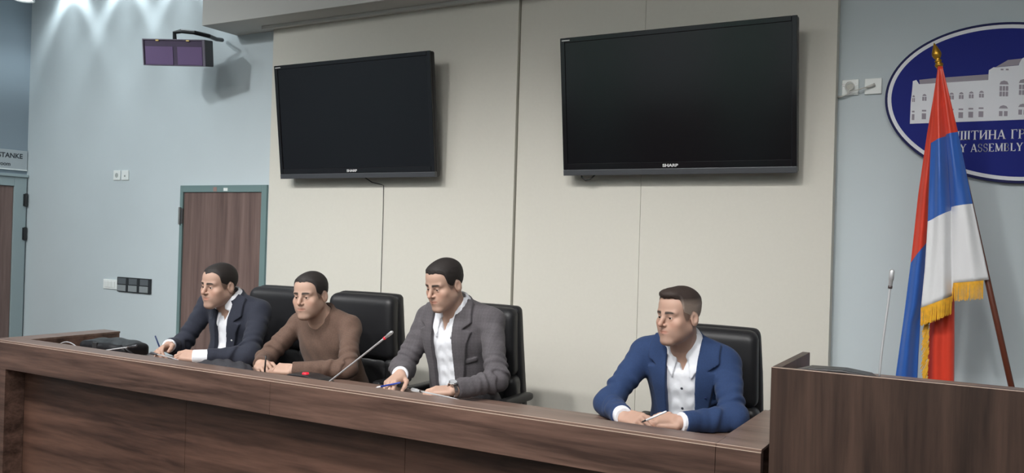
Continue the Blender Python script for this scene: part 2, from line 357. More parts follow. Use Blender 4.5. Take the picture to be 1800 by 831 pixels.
cb = MB(); cb.tube([(-3.80, 4.60, 2.10), (-3.74, 4.63, 2.058), (-3.69, 4.652, 2.048), (-3.662, 4.655, 2.04), (-3.66, 4.656, 1.9), (-3.660, 4.656, 1.2), (-3.66, 4.656, .225)], [.0035, .0035, .003, .0022, .0018, .0018, .0018], 8)
tag(cb.build('power_cable', M_cable, sm=True), 'thin black cable running down the wall below the left television', 'cable')
cb = MB(); cb.tube([(-2.16, 4.60, 2.11), (-2.155, 4.60, 2.075), (-2.13, 4.60, 2.058), (-2.10, 4.60, 2.064), (-2.075, 4.60, 2.085), (-2.07, 4.61, 2.11)], .0045, 8)
tag(cb.build('power_cable', M_cable, sm=True), 'short black cable loop under the right television', 'cable')

# ------------------------------------------------------------------ loudspeaker, purple glare painted on its grilles
sp = empty('wall_loudspeaker', (-5.335, 4.28, 2.905), rz=math.radians(27), rx=math.radians(10))
SW, SH = .465, .192
MB().box(-SW / 2, SW / 2, 0, .15, 0, SH).build('cabinet', mat('speaker_case', srgb(66, 66, 72), .5), sp, bevel=.006)
rm = MB(); rm.box(-SW / 2, -SW / 2 + .008, -.014, 0, 0, SH); rm.box(SW / 2 - .016, SW / 2, -.014, 0, 0, SH); rm.box(-SW / 2 + .008, SW / 2 - .016, -.014, 0, SH - .008, SH); rm.box(-SW / 2 + .008, SW / 2 - .016, -.014, 0, 0, .005)
rm.build('rim', mat('speaker_rim', srgb(110, 104, 120), .4), sp)
MB().box(-SW / 2 + .008, SW / 2 - .016, -.006, 0, .005, SH - .008).build('baffle', mat('speaker_baffle', srgb(70, 56, 84), .6), sp)
for x0, x1 in ((-SW / 2 + .018, -.008), (.026, SW / 2 - .022)):
    MB().box(x0, x1, -.010, -.006, .008, .138).build('grille', mat('speaker_grille_glare', srgb(106, 84, 128), .6, bump=(260, .4, .001)), sp)  # purple is glare put into the grille colour
for x in (-.12, .108):
    MB().box(x - .012, x + .012, -.017, -.006, SH - .016, SH - .005).build('clip', mat('gold_clip', srgb(255, 226, 150), .3, metal=.6, emit=(1, .8, .4, 1), estr=.0), sp, bevel=.002)
ar = MB(); ar.tube([(-.02, .06, SH - .01), (-.02, .06, SH + .05), (.03, .065, SH + .062), (.12, .08, SH + .055), (.2, .16, SH + .035), (.20, .30, SH + .02), (.20, .415, SH + .02)], .016, 8)
ar.build('bracket_arm', M_dmetal, sp)
tag(sp, 'dark wall loudspeaker with purple glare painted on two grilles and a curved bracket', 'loudspeaker')

# ------------------------------------------------------------------ sockets and switches
def plate(name, x, z, w_, h_, label, cat, kind, group=None):
    p = empty(name, (x, D, z))
    MB().box(-w_ / 2, w_ / 2, -.011, 0, -h_ / 2, h_ / 2).build('plate', M_white, p, bevel=.003)
    if kind == 'socket':
        MB().lathe([(.020, -.0125), (.022, -.0105)], n=20, axis='y').build('socket_ring', mat('socket_ring_grey', srgb(176, 182, 180), .5), p)  # plain grey ring in the white plate
        for sx in (-.0095, .0095): MB().lathe([(.0025, -.0132), (.0025, -.011)], c=(sx, 0, 0), n=8, axis='y').build('pin_hole', M_black, p)
    if kind == 'dot':
        MB().lathe([(.007, -.0135), (.009, -.0105)], c=(0, 0, -.006), n=14, axis='y').build('knob', mat('socket_grey', srgb(140, 146, 144), .5), p)
    if kind == 'switch':
        for i in (-1, 0, 1): MB().box(i * .045 - .021, i * .045 + .021, -.016, -.011, -.026, .026).build('rocker', M_white, p, bevel=.002)
    tag(p, label, cat, group); return p
plate('wall_socket', -6.609, 2.148, .088, .084, 'white wall socket with a grey round inset beside the blank one', 'socket', 'socket', 'paired plates on the left wall section')
plate('wall_socket', -6.500, 2.147, .088, .084, 'white wall plate with one small dark dot', 'socket', 'dot', 'paired plates on the left wall section')
plate('light_switch', -6.652, 1.212, .188, .082, 'wide white triple light switch left of the black modules', 'switch', 'switch')
for i in range(3):
    x = -6.553 + .0715 + i * .1425
    p = empty('wall_module', (x, D, 1.219))
    MB().box(-.0708, .0708, -.016, 0, -.062, .062).build('frame', mat('module_black', srgb(40, 44, 47), .5), p, bevel=.002)
    MB().box(-.056, .047, -.019, -.016, .004, .054).build('insert', mat('module_grey', srgb(92, 98, 102), .5), p, bevel=.001)
    MB().box(-.062, .047, -.020, -.016, -.055, -.004).build('insert', mat('module_light', srgb(140, 146, 148), .4), p, bevel=.001)
    tag(p, ('black wall module with grey inserts touching the white switch', 'black wall module with grey inserts in the middle of three', 'black wall module with grey inserts nearest the door')[i], 'socket', 'black wall modules')
p1 = plate('wall_socket', -.7035, 2.5375, .0815, .082, 'white wall socket with a looped white cable beside the panel edge', 'socket', 'plain', 'sockets by the oval sign')
for dx, dz in ((-.034, .018), (-.03, .008), (.03, .02), (.034, .009)):
    MB().box(dx - .006, dx + .006, -.0122, -.0108, dz - .0015, dz + .0015).build('chrome_mark', M_metal, p1)
MB().lathe([(.019, -.016), (.021, -.010)], n=20, axis='y').build('plug', mat('plug_grey', srgb(190, 190, 182), .5), p1)
plate('wall_socket', -.593, 2.5375, .082, .081, 'white wall socket with a plug next to the oval sign', 'socket', 'plain', 'sockets by the oval sign')
pc = MB(); ring = [(-.705 + .020 * math.cos(a), 4.722, 2.542 + .021 * math.sin(a)) for a in np.linspace(-1.4, 4.2, 22)]
pc.tube([(-.764, 4.735, 2.487), (-.74, 4.722, 2.489), (-.715, 4.718, 2.500)] + ring + [(-.708, 4.716, 2.508), (-.69, 4.712, 2.512), (-.65, 4.712, 2.522), (-.618, 4.722, 2.532)], .0032, 8)
pc.tube([(-.764, 4.737, 2.492), (-.73, 4.724, 2.494), (-.70, 4.716, 2.508)], .0032, 8)
pc.tube([(-.622, 4.722, 2.531), (-.585, 4.735, 2.543)], [.006, .0095], 12)
tag(pc.build('extension_cable', M_wcable, sm=True), 'white power cable looping between the two wall sockets', 'cable')

# ------------------------------------------------------------------ oval sign with building and lettering
sg = empty('oval_sign', (0, D, 2.4207))
OA, OB, OT = .552, .380, -.162
def oval(a, b, n=120): return [(.015 + a * math.cos(t) * math.cos(OT) - b * math.sin(t) * math.sin(OT), -.001 + a * math.cos(t) * math.sin(OT) + b * math.sin(t) * math.cos(OT)) for t in [2 * math.pi * i / n for i in range(n)]]
M_navy = mat('sign_navy', srgb(20, 24, 78), .6, spec=.25); M_blue = mat('sign_blue', srgb(8, 26, 122), .6, spec=.25); M_swhite = mat('sign_white', srgb(226, 228, 234), .5)
M_sgrey = mat('sign_grey', srgb(146, 138, 150), .5)
MB().prism(oval(OA, OB), -.028, 0).build('backing', M_navy, sg)
MB().prism(oval(OA - .012, OB - .012), -.0295, -.028).build('ring', M_swhite, sg)
MB().prism(oval(OA - .030, OB - .030), -.0305, -.0295).build('field', M_blue, sg)
def su(u): return -.415 + (u - 1598) * .002428 - .0075 * math.sin(math.pi * max(0, min(1, (u - 1598) / 202)))
def sv(u, v): return 2.3365 - 2.4207 + (218 - .0446 * (u - 1598) - v) * (.00289 - .00000085 * (u - 1598) * 1.0)
def cr6(x, y): u, v = 1580 + x / 4.37, 90 + y / 4.37; return (su(u), sv(u, v))
CX = cr6(953, 0)[0]                       # axis of symmetry of the drawn building
fac = [(80, 562), (82, 400), (92, 300), (95, 240), (125, 230), (150, 262), (698, 224), (702, 150), (735, 128), (760, 128), (915, 112), (930, 66), (953, 50)]
pl = [cr6(x, y) for x, y in fac]; pr = [(CX + (CX - x) * .8, z) for x, z in reversed(pl)]
F = MB().prism(pl + pr[1:], -.0325, -.0305).build('building_facade', M_swhite, sg)
rf = [(150, 229), (270, 216), (700, 181), (700, 223), (155, 261)]
for mir in (0, 1):
    for poly in (rf, [(752, 126), (838, 72), (938, 60), (912, 110)]):
        q = [cr6(x, y) for x, y in poly]
        if mir: q = [(CX + (CX - x) * .8, z) for x, z in reversed(q)]
        MB().prism(q, -.0328, -.0308).build('building_roof', M_sgrey, sg)
def sgl(poly, mir):
    q = [cr6(x, y) for x, y in poly]
    if mir: q = [(CX + (CX - x) * .8, z) for x, z in reversed(q)]
    MB().prism(q, -.0333, -.0322).build('window', M_sgrey, F)
def arch(x, y0, y1, w_): return [(x - w_ / 2, y1), (x + w_ / 2, y1), (x + w_ / 2, y0)] + [(x + w_ / 2 * math.cos(t), y0 - w_ / 2 * math.sin(t) * .8) for t in np.linspace(.3, math.pi - .3, 6)] + [(x - w_ / 2, y0)]
for mir in (0, 1):
    for x, dy in ((106, 45), (198, 35), (300, 28), (345, 25), (422, 22), (498, 18), (575, 12), (652, 6)):
        w_ = 22 if x == 106 else 36
        for sx_ in (-w_ / 4 - 1, w_ / 4 + 1):
            sgl([(x + sx_ - w_ / 4 + 1, 352 + dy), (x + sx_ + w_ / 4 - 1, 352 + dy), (x + sx_ + w_ / 4 - 1, 322 + dy), (x + sx_ - w_ / 4 + 1, 322 + dy)], mir)
        sgl([(x - w_ / 2, 316 + dy), (x + w_ / 2, 316 + dy), (x + w_ / 3, 305 + dy), (x, 300 + dy), (x - w_ / 3, 305 + dy)], mir)
        sgl([(x - w_ / 2, 440 + dy * .8), (x + w_ / 2, 440 + dy * .8), (x + w_ / 2, 428 + dy * .8), (x - w_ / 2, 428 + dy * .8)], mir)
        sgl([(x - w_ / 2, 502 + dy * .7), (x + w_ / 2, 502 + dy * .7), (x + w_ / 2, 458 + dy * .7), (x - w_ / 2, 458 + dy * .7)], mir)
    for x, dy in ((815, 0), (953, -12))[:2 - mir]:
        for r0, r1 in ((312, 348), (270, 306)):
            for sx_ in (-22, 0, 22): sgl([(x + sx_ - 9, r1 + dy), (x + sx_ + 9, r1 + dy), (x + sx_ + 9, r0 + dy), (x + sx_ - 9, r0 + dy)], mir)
        sgl([(x - 33, 258 + dy), (x + 33, 258 + dy), (x + 24, 236 + dy), (x, 228 + dy), (x - 24, 236 + dy)], mir)
        sgl([(x - 33, 440 + dy), (x + 33, 440 + dy), (x + 22, 422 + dy), (x, 415 + dy), (x - 22, 422 + dy)], mir)
        for sx_ in (-18, 18): sgl([(x + sx_ - 13, 498 + dy), (x + sx_ + 13, 498 + dy), (x + sx_ + 13, 460 + dy), (x + sx_ - 13, 460 + dy)], mir)
    for x in (798, 835): sgl([(x - 10, 150), (x + 10, 150), (x + 10, 139), (x - 10, 139)], mir)
# serif capitals drawn as strokes
TK, TN = .15, .065
def _arc(cx, cz, rx, rz, a0, a1, n=12): return [(cx + rx * math.cos(math.radians(a0 + (a1 - a0) * i / n)), cz + rz * math.sin(math.radians(a0 + (a1 - a0) * i / n))) for i in range(n + 1)]
def _stem(x): return [([(x, 0), (x, 1)], TK), ([(x - .16, .025), (x + .16, .025)], .05), ([(x - .16, .975), (x + .16, .975)], .05)]
GL = {
 'Ш': (1.12, _stem(.16) + _stem(.56) + _stem(.96) + [([(.1, .03), (1.02, .03)], .06)]),
 'Т': (.86, _stem(.43)[:2] + [([(.04, .97), (.82, .97)], .06), ([(.05, .78), (.05, 1)], .05), ([(.81, .78), (.81, 1)], .05)]),
 'И': (.92, _stem(.16) + _stem(.76) + [([(.16, .06), (.76, .94)], TN)]),
 'Н': (.92, _stem(.16) + _stem(.76) + [([(.16, .5), (.76, .5)], TN)]),
 'А': (.9, [([(.1, 0), (.43, 1)], TN), ([(.43, 1), (.78, 0)], TK), ([(.2, .32), (.66, .32)], TN), ([(0, .025), (.22, .025)], .05), ([(.62, .025), (.94, .025)], .05)]),
 'Г': (.72, _stem(.16) + [([(.1, .97), (.64, .97)], .06), ([(.64, .76), (.64, 1)], .05)]),
 'Р': (.74, _stem(.16) + [([(.16, .97), (.36, .97)] + _arc(.36, .73, .27, .24, 90, -90) + [(.16, .49)], .085)]),
 'С': (.84, [(_arc(.44, .5, .36, .47, 50, 310, 18), .11), ([(.7, .7), (.7, .95)], .05)]),
 'К': (.88, _stem(.16) + [([(.16, .5), (.72, .98)], TN), ([(.34, .62), (.78, .02)], TK)]),
 'У': (.84, [([(.08, 1), (.44, .38)], TK), ([(.74, 1), (.3, .05)], TN), ([(.3, .05), (.12, .06)], TN)]),
 'П': (.92, _stem(.16) + _stem(.76) + [([(.1, .97), (.82, .97)], .06)]),
 'Д': (.9, [([(.2, .04), (.4, 1)], TN), ([(.7, .04), (.7, 1)], TK), ([(.3, .97), (.8, .97)], .06), ([(.04, .05), (.88, .05)], .06), ([(.05, -.16), (.05, .06)], .06), ([(.87, -.16), (.87, .06)], .06)]),
 'I': (.36, _stem(.18)),
 'Y': (.84, [([(.1, 1), (.42, .45)], TK), ([(.74, 1), (.42, .45)], TN), ([(.42, 0), (.42, .47)], TK), ([(.27, .025), (.57, .025)], .05), ([(0, .975), (.24, .975)], .05), ([(.6, .975), (.86, .975)], .05)]),
 'S': (.64, [(_arc(.31, .74, .22, .23, 30, 270, 14) + _arc(.31, .26, .24, .25, 90, -150, 14)[1:], .1), ([(.52, .72), (.52, .95)], .05), ([(.08, .06), (.08, .28)], .05)]),
 'E': (.74, _stem(.16) + [([(.1, .97), (.62, .97)], .06), ([(.1, .03), (.64, .03)], .06), ([(.16, .52), (.48, .52)], TN), ([(.62, .8), (.62, 1)], .05), ([(.65, 0), (.65, .2)], .05)]),
 'M': (1.08, [([(.16, 0), (.16, 1)], TN)] + _stem(.92) + [([(.16, 1), (.52, .04)], TK), ([(.9, 1), (.52, .04)], TN), ([(.02, .025), (.3, .025)], .05), ([(.02, .975), (.2, .975)], .05)]),
 'B': (.78, _stem(.16) + [([(.16, .97), (.36, .97)] + _arc(.36, .745, .22, .225, 90, -90) + [(.16, .52)], .085), ([(.16, .52), (.38, .52)] + _arc(.38, .275, .27, .245, 90, -90) + [(.16, .03)], .085)]),
 'L': (.7, _stem(.16) + [([(.1, .03), (.62, .03)], .06), ([(.63, 0), (.63, .24)], .05)]),
}
for a_, b_ in (('T', 'Т'), ('C', 'С'), ('A', 'А')): GL[a_] = GL[b_]
def write(txt, anchor, x_anchor, zb, hgt, spc, m, par):
    """anchor: index of the character whose left side sits at x_anchor"""
    adv = [(GL[c][0] if c != ' ' else .42) * hgt * spc + hgt * .07 for c in txt]
    x = x_anchor - sum(adv[:anchor])
    for c, a_ in zip(txt, adv):
        if c != ' ':
            g = MB()
            for pts, wd in GL[c][1]:
                for i in range(len(pts) - 1):
                    p_ = Vector((pts[i][0] * spc, pts[i][1])); q_ = Vector((pts[i + 1][0] * spc, pts[i + 1][1])); d_ = (q_ - p_)
                    if d_.length < 1e-6: continue
                    d_.normalize(); n_ = Vector((-d_.y, d_.x)) * wd / 2; e_ = d_ * (wd * .22 if len(pts) > 2 else 0)
                    quad = [p_ - n_ - e_, q_ - n_ + e_, q_ + n_ + e_, p_ + n_ - e_]
                    g.prism([(x + v.x * hgt, zb + v.y * hgt) for v in quad], -.0325, -.0305)
            g.build('letter', m, par)
        x += a_
write('СКУПШТИНА ГРАДА', 4, -.1885, 2.2455 - 2.4207, .0445, .85, M_swhite, sg)
write('CITY ASSEMBLY', 5, -.1435, 2.187 - 2.4207, .0385, .82, M_swhite, sg)
tag(sg, 'blue oval wall sign with a white building and white lettering', 'sign')

# ------------------------------------------------------------------ flag on its leaning pole
FY = 4.30
fg = empty('flag', (.24, FY, .215))
loc = Vector(fg.location)
M_red = mat('flag_red', srgb(214, 58, 32), .42, sheen=.3, var=(9, .06, 2)); M_fblue = mat('flag_blue', srgb(38, 92, 176), .42, sheen=.3, var=(9, .06, 2)); M_fwhite = mat('flag_white', srgb(226, 226, 228), .45, sheen=.3, bump=(14, .25, .01))
M_gold = mat('flag_gold', srgb(224, 166, 24), .5, var=(60, .15, 3)); M_brass = mat('brass', srgb(188, 142, 52), .32, metal=.85)
pt = Vector((-.262, FY, 2.525)); pb = Vector((.24, FY, .28)); ax = (pt - pb).normalized()
MB().tube([pb - loc, pt - loc + ax * .005], .0125, 14).build('pole', mat('pole_wood', srgb(96, 48, 32), .4), fg, sm=True)
MB().lathe([(.15, 0), (.15, .02), (.05, .04), (.03, .07), (.02, .075)], n=28).build('stand', M_brass, fg, sm=True)
fin = MB().lathe([(.014, 0), (.016, .008), (.020, .014), (.020, .022), (.012, .030), (.016, .034), (.017, .042), (.010, .048), (.018, .058), (.023, .072), (.022, .084), (.015, .104), (.007, .124), (.0015, .138)], n=24).build('finial', M_brass, fg, sm=True)
fin.location = pt - loc - ax * .002; fin.rotation_euler = ax.to_track_quat('Z', 'Y').to_euler(); fin.scale = (.86, .86, .86)
def pol(pts, z):
    pts = sorted(pts, key=lambda p: p[1]); return float(np.interp(z, [p[1] for p in pts], [p[0] for p in pts]))
AL = [(-.268, 2.525), (-.285, 2.371), (-.287, 2.179), (-.29, 1.832), (-.296, 1.627), (-.308, 1.44)]
AF = [(-.262, 2.525), (-.238, 2.317), (-.213, 2.062), (-.2, 1.885), (-.193, 1.707), (-.186, 1.5)]
AR = [(-.250, 2.528), (-.181, 2.229), (-.116, 1.913), (-.078, 1.736), (-.043, 1.575)]
def cloth(name, cols, xof, yof, bounds, mats, rows=18):
    """cols: s values; bounds(s): z of stripe borders from top to bottom"""
    v = []; f = []; mi = []; n = len(cols)
    zr = []
    for k_ in range(len(mats)):
        zr += [(k_, j / rows) for j in range(rows)]
    zr.append((len(mats) - 1, 1.0))
    for (k_, t) in zr:
        for s_ in cols:
            bz = bounds(s_); z = bz[k_] + (bz[k_ + 1] - bz[k_]) * t
            v.append((xof(s_, z) - loc.x, yof(s_, z) - loc.y, z - loc.z))
    for i in range(len(zr) - 1):
        for j in range(n - 1): f.append((i * n + j, i * n + j + 1, (i + 1) * n + j + 1, (i + 1) * n + j)); mi.append(zr[i][0])
    me = bpy.data.meshes.new(name); me.from_pydata(v, [], f); o = link(name, me, mats, fg); me.polygons.foreach_set('material_index', mi); smooth(me)
    md = o.modifiers.new('thickness', 'SOLIDIFY'); md.thickness = .0015
    return o
S40 = [i / 44 for i in range(45)]
def ax_(s_, z):
    l_, m_, r_ = pol(AL, z), pol(AF, z), pol(AR, z)
    return l_ + (m_ - l_) * s_ / .55 if s_ < .55 else m_ + (r_ - m_) * (s_ - .55) / .45
def ay_(s_, z):
    d_ = min(1, (2.53 - z) / .5); k2 = math.sin(s_ * 15 + z * 3.0) * .006 + math.sin(s_ * 31 - z * 5) * .0025
    if s_ < .55: q = -.030 - .034 * math.sin(math.pi * (s_ / .55) ** 1.2) + .022 * (s_ / .55) ** 6
    else:
        t_ = (s_ - .55) / .45; q = -.008 - .03 * math.sin(math.pi * t_ ** .8) * 1.0 + (-.010) * t_
    return FY + d_ * (q + k2) - .013 * (1 - d_) - .004
def ab_(s_):
    L_ = [2.528, 2.185, 1.833, 1.447]; M_ = [2.528, 2.215, 1.885, 1.508]; N_ = [2.528, 2.222, 1.900, 1.563]; R_ = [2.528, 2.232, 1.915, 1.585]
    a_, b_, t = (L_, M_, s_ / .55) if s_ < .55 else (N_, R_, (s_ - .55) / .45)
    return [p_ + (q_ - p_) * t for p_, q_ in zip(a_, b_)]
cloth('cloth_front', S40, ax_, ay_, ab_, [M_red, M_fblue, M_fwhite])
BL = [(-.268, 2.52), (-.309, 2.218), (-.337, 1.961), (-.36, 1.65), (-.386, 1.364), (-.411, 1.12), (-.425, .92)]
BR = [(-.255, 2.52), (-.262, 2.2), (-.268, 1.8), (-.29, 1.45), (-.315, 1.369), (-.319, 1.24), (-.321, 1.125), (-.325, .92)]
def bx_(s_, z): l_, r_ = pol(BL, z), pol(BR, z); return l_ + (r_ - l_) * s_
def by_(s_, z):
    d_ = min(1, (2.53 - z) / .5)
    return FY + .008 + d_ * (-.018 * math.sin(math.pi * s_) + .008 * math.sin(s_ * 9 + 1) + .012 * s_ * s_ * 2 + .02)
cloth('cloth_side', S40[::2], bx_, by_, lambda s_: [2.52, 1.645 + .14 * s_, .93], [M_red, M_fblue], 24)
CL = [(-.262, 1.9), (-.274, 1.398), (-.280, 1.244), (-.277, .92)]; CR = [(-.175, 1.9), (-.179, 1.48), (-.174, 1.304), (-.168, .92)]
cloth('cloth_back', S40[::2], lambda s_, z: pol(CL, z) + (pol(CR, z) - pol(CL, z)) * s_, lambda s_, z: FY + .035 - .02 * math.sin(2.6 * s_ + .2) + .006 * math.sin(s_ * 12 + z), lambda s_: [1.9, .93], [M_red], 24)
# gold fringe: strands too small to pick apart
fb = MB(); random.seed(3)
for i in range(150):
    s_ = i / 149 * .93
    bz = ab_(s_)[3]; x = ax_(s_, bz + .002) ; y = ay_(s_, bz) - .001; ln = .078 + random.uniform(-.006, .006); w_ = .0011
    dx = random.uniform(-.003, .003)
    vs = [(x - w_, y, bz + .006), (x + w_, y, bz + .006), (x + w_ + dx, y - .002, bz - ln), (x - w_ + dx, y - .002, bz - ln), (x - w_, y + .004, bz + .006), (x + w_, y + .004, bz + .006), (x + w_ + dx, y + .003, bz - ln), (x - w_ + dx, y + .003, bz - ln)]
    fb.add([(p[0] - loc.x, p[1] - loc.y, p[2] - loc.z) for p in vs], [(0, 1, 2, 3), (7, 6, 5, 4), (0, 4, 5, 1), (1, 5, 6, 2), (2, 6, 7, 3), (3, 7, 4, 0)])
tag(fb.build('fringe', M_gold, fg, fix=False), kind='stuff')
fb = MB()
for i in range(110):
    z = 1.42 - i * .0045; x0 = -.276 + random.uniform(-.004, .004); y = FY - .012 + random.uniform(-.004, .004); w_ = .0022
    x1 = x0 - .020 + random.uniform(-.008, .006); z1 = z - .05
    vs = [(x0 - w_, y, z), (x0 + w_, y, z), (x1 + w_, y - .004, z1), (x1 - w_, y - .004, z1), (x0 - w_, y + .004, z), (x0 + w_, y + .004, z), (x1 + w_, y, z1), (x1 - w_, y, z1)]
    fb.add([(p[0] - loc.x, p[1] - loc.y, p[2] - loc.z) for p in vs], [(0, 1, 2, 3), (7, 6, 5, 4), (0, 4, 5, 1), (1, 5, 6, 2), (2, 6, 7, 3), (3, 7, 4, 0)])
tag(fb.build('fringe', M_gold, fg, fix=False), kind='stuff')
tag(fg, 'red, blue and white flag with gold fringe draped from a leaning pole', 'flag')

# ------------------------------------------------------------------ gooseneck microphones
M_neck = mat('mic_neck', srgb(206, 206, 208), .35, metal=.4); M_mbase = mat('mic_base', srgb(38, 36, 38), .35)
M_dhead = mat('mic_head_dark', srgb(92, 92, 96), .35, metal=.5); M_head = mat('mic_head', srgb(196, 196, 198), .35, metal=.5); M_redlit = mat('red_light', srgb(230, 40, 60), .4, emit=srgb(255, 30, 50), estr=.35); M_redoff = mat('red_ring_off', srgb(70, 60, 60), .4)
def bez(pts, n=18):
    pts = [Vector(p) for p in pts]; out = []
    for i in range(n + 1):
        t = i / n; q = pts[:]
        while len(q) > 1: q = [a.lerp(b, t) for a, b in zip(q, q[1:])]
        out.append(q[0])
    return out
def microphone(base, rz, bs, neck, label, lit=False, headlen=.045, zb=WZ, nr=.0034, hm=None):
    o = Vector((base[0], base[1], zb)); t = empty('microphone', o)
    bw, bd, bh = bs
    me = MB(); pr = [(-bw / 2, 0), (bw / 2, 0), (bw / 2, bh * .45), (bw * .38, bh * .85), (bw * .12, bh), (-bw * .25, bh * .95), (-bw / 2, bh * .55)]
    me.prism(pr, -bd / 2, bd / 2); b_ = me.build('base', M_mbase, t, bevel=.004); b_.rotation_euler.z = rz
    pts = [p - o for p in bez(neck)]
    MB().tube(pts, nr, 10).build('gooseneck', M_neck, t, sm=True)
    e_ = pts[-1]; d_ = (pts[-1] - pts[-2]).normalized()
    MB().tube([e_ - d_ * .004, e_, e_ + d_ * headlen * .3, e_ + d_ * headlen * .35, e_ + d_ * headlen * .9, e_ + d_ * headlen], [.004, .0058, .0062, .0078, .0078, .005], 14).build('capsule', hm or M_head, t, sm=True)
    MB().tube([e_ - d_ * .010, e_ - d_ * .001], .0066, 14).build('light_ring', M_redlit if lit else M_redoff, t, sm=True)
    tag(t, label, 'microphone', 'desk gooseneck microphones'); return t
microphone((-4.90, 3.16), .1, (.10, .10, .035), [(-4.86, 3.13, .985), (-4.80, 3.12, 1.028), (-4.72, 3.12, 1.03), (-4.62, 3.09, 1.004)], 'gooseneck microphone bent low beside the left end of the desk', headlen=.03, hm=M_dhead)
microphone((-4.50, 3.08), .1, (.12, .10, .03), [(-4.46, 3.08, .985), (-4.40, 3.10, 1.006), (-4.30, 3.13, 1.02), (-4.235, 3.15, 1.034)], 'gooseneck microphone lying across the black bag', headlen=.05, hm=M_dhead)
microphone((-3.765, 3.08), .1, (.11, .10, .03), [(-3.715, 3.09, .98), (-3.73, 3.10, 1.014), (-3.88, 3.145, 1.008), (-4.03, 3.168, 1.010)], 'gooseneck microphone lowered in front of the man in the navy jacket', headlen=.06, hm=M_dhead)
mD = microphone((-2.90, 3.14), -.05, (.29, .10, .068), [(-2.765, 3.115, .985), (-2.70, 3.09, 1.02), (-2.5, 3.04, 1.145), (-2.325, 3.0, 1.256)], 'raised gooseneck microphone with a glowing red ring and red button', True, headlen=.055, nr=.0042)
MB().lathe([(.017, .060), (.017, .070), (.014, .074), (.004, .075)], c=(.0, -.01, 0), n=20).build('button', M_redlit, mD, sm=True)
microphone((-1.90, 3.10), .1, (.12, .10, .03), [(-1.92, 3.09, .985), (-1.95, 3.08, 1.018), (-2.08, 3.12, 1.008), (-2.25, 3.165, 1.008)], 'gooseneck microphone lowered in front of the man in the grey blazer', headlen=.06)
microphone((-.46, 2.922), 0, (.29, .085, .058), [(-.325, 2.935, 1.30), (-.322, 2.94, 1.40), (-.308, 2.94, 1.5), (-.301, 2.94, 1.59)], 'upright gooseneck microphone standing on the lectern', headlen=.05, zb=1.26)
cb = MB(); cb.tube(bez([(-.86, 3.72, .98), (-.80, 3.60, 1.06), (-.74, 3.56, 1.036), (-.675, 3.55, 1.034)]), .0045, 8)
tag(cb.build('desk_cable', M_cable, sm=True), 'short black cable over the right desk wing by the lectern', 'cable')

# ------------------------------------------------------------------ implicit surfaces (distance fields meshed with surface nets)
f32 = np.float32
def V3(p): return np.array(p, f32)
def rc(P, a, b, ra, rb):
    a = V3(a); ba = V3(b) - a; h = np.clip(((P - a) @ ba) / (ba @ ba), 0, 1)
    return np.sqrt((((P - a) - h[:, None] * ba) ** 2).sum(1)) - (ra + (rb - ra) * h)
def ell(P, c, r, R=None):
    q = P - V3(c)
    if R is not None: q = q @ R
    r = V3(r); k0 = np.sqrt(((q / r) ** 2).sum(1)); k1 = np.sqrt(((q / (r * r)) ** 2).sum(1)) + 1e-9
    return k0 * (k0 - 1) / k1
def rbox(P, c, h, r, R=None):
    q = P - V3(c)
    if R is not None: q = q @ R
    q = np.abs(q) - (V3(h) - r)
    return np.sqrt((np.maximum(q, 0) ** 2).sum(1)) + np.minimum(q.max(1), 0) - r
def smin(a, b, k):
    h = np.clip(.5 + .5 * (b - a) / k, 0, 1); return b * (1 - h) + a * h - k * h * (1 - h)
def smax(a, b, k): return -smin(-a, -b, k)
def polysd(x, y, poly):
    """signed distance to a polygon in 2D, negative inside"""
    d = np.full(len(x), 1e9, f32); ins = np.zeros(len(x), bool); n = len(poly)
    for i in range(n):
        ax0, ay0 = poly[i]; bx0, by0 = poly[(i + 1) % n]; ex, ey = bx0 - ax0, by0 - ay0
        t = np.clip(((x - ax0) * ex + (y - ay0) * ey) / (ex * ex + ey * ey + 1e-12), 0, 1)
        d = np.minimum(d, (x - ax0 - t * ex) ** 2 + (y - ay0 - t * ey) ** 2)
        c = (ay0 > y) != (by0 > y)
        ins ^= c & (x < ex * (y - ay0) / (ey if abs(ey) > 1e-12 else 1e-12) + ax0)
    d = np.sqrt(d); return np.where(ins, -d, d)
def bounded(P, c, r, fn, out=.05):
    """evaluate fn only near the ball (c, r)"""
    dd = np.sqrt(((P - V3(c)) ** 2).sum(1)) - r; res = np.maximum(dd, out).astype(f32); k = dd < out
    if k.any(): res[k] = fn(P[k])
    return res
def axis(lo, hi, fine, spans, coarse):
    out = [lo]
    while out[-1] < hi:
        x = out[-1]; st = coarse
        for a, b in spans:
            if a <= x < b: st = fine
            elif x < a < x + st: st = max(fine, a - x)
        out.append(x + st)
    return np.array(out, f32)
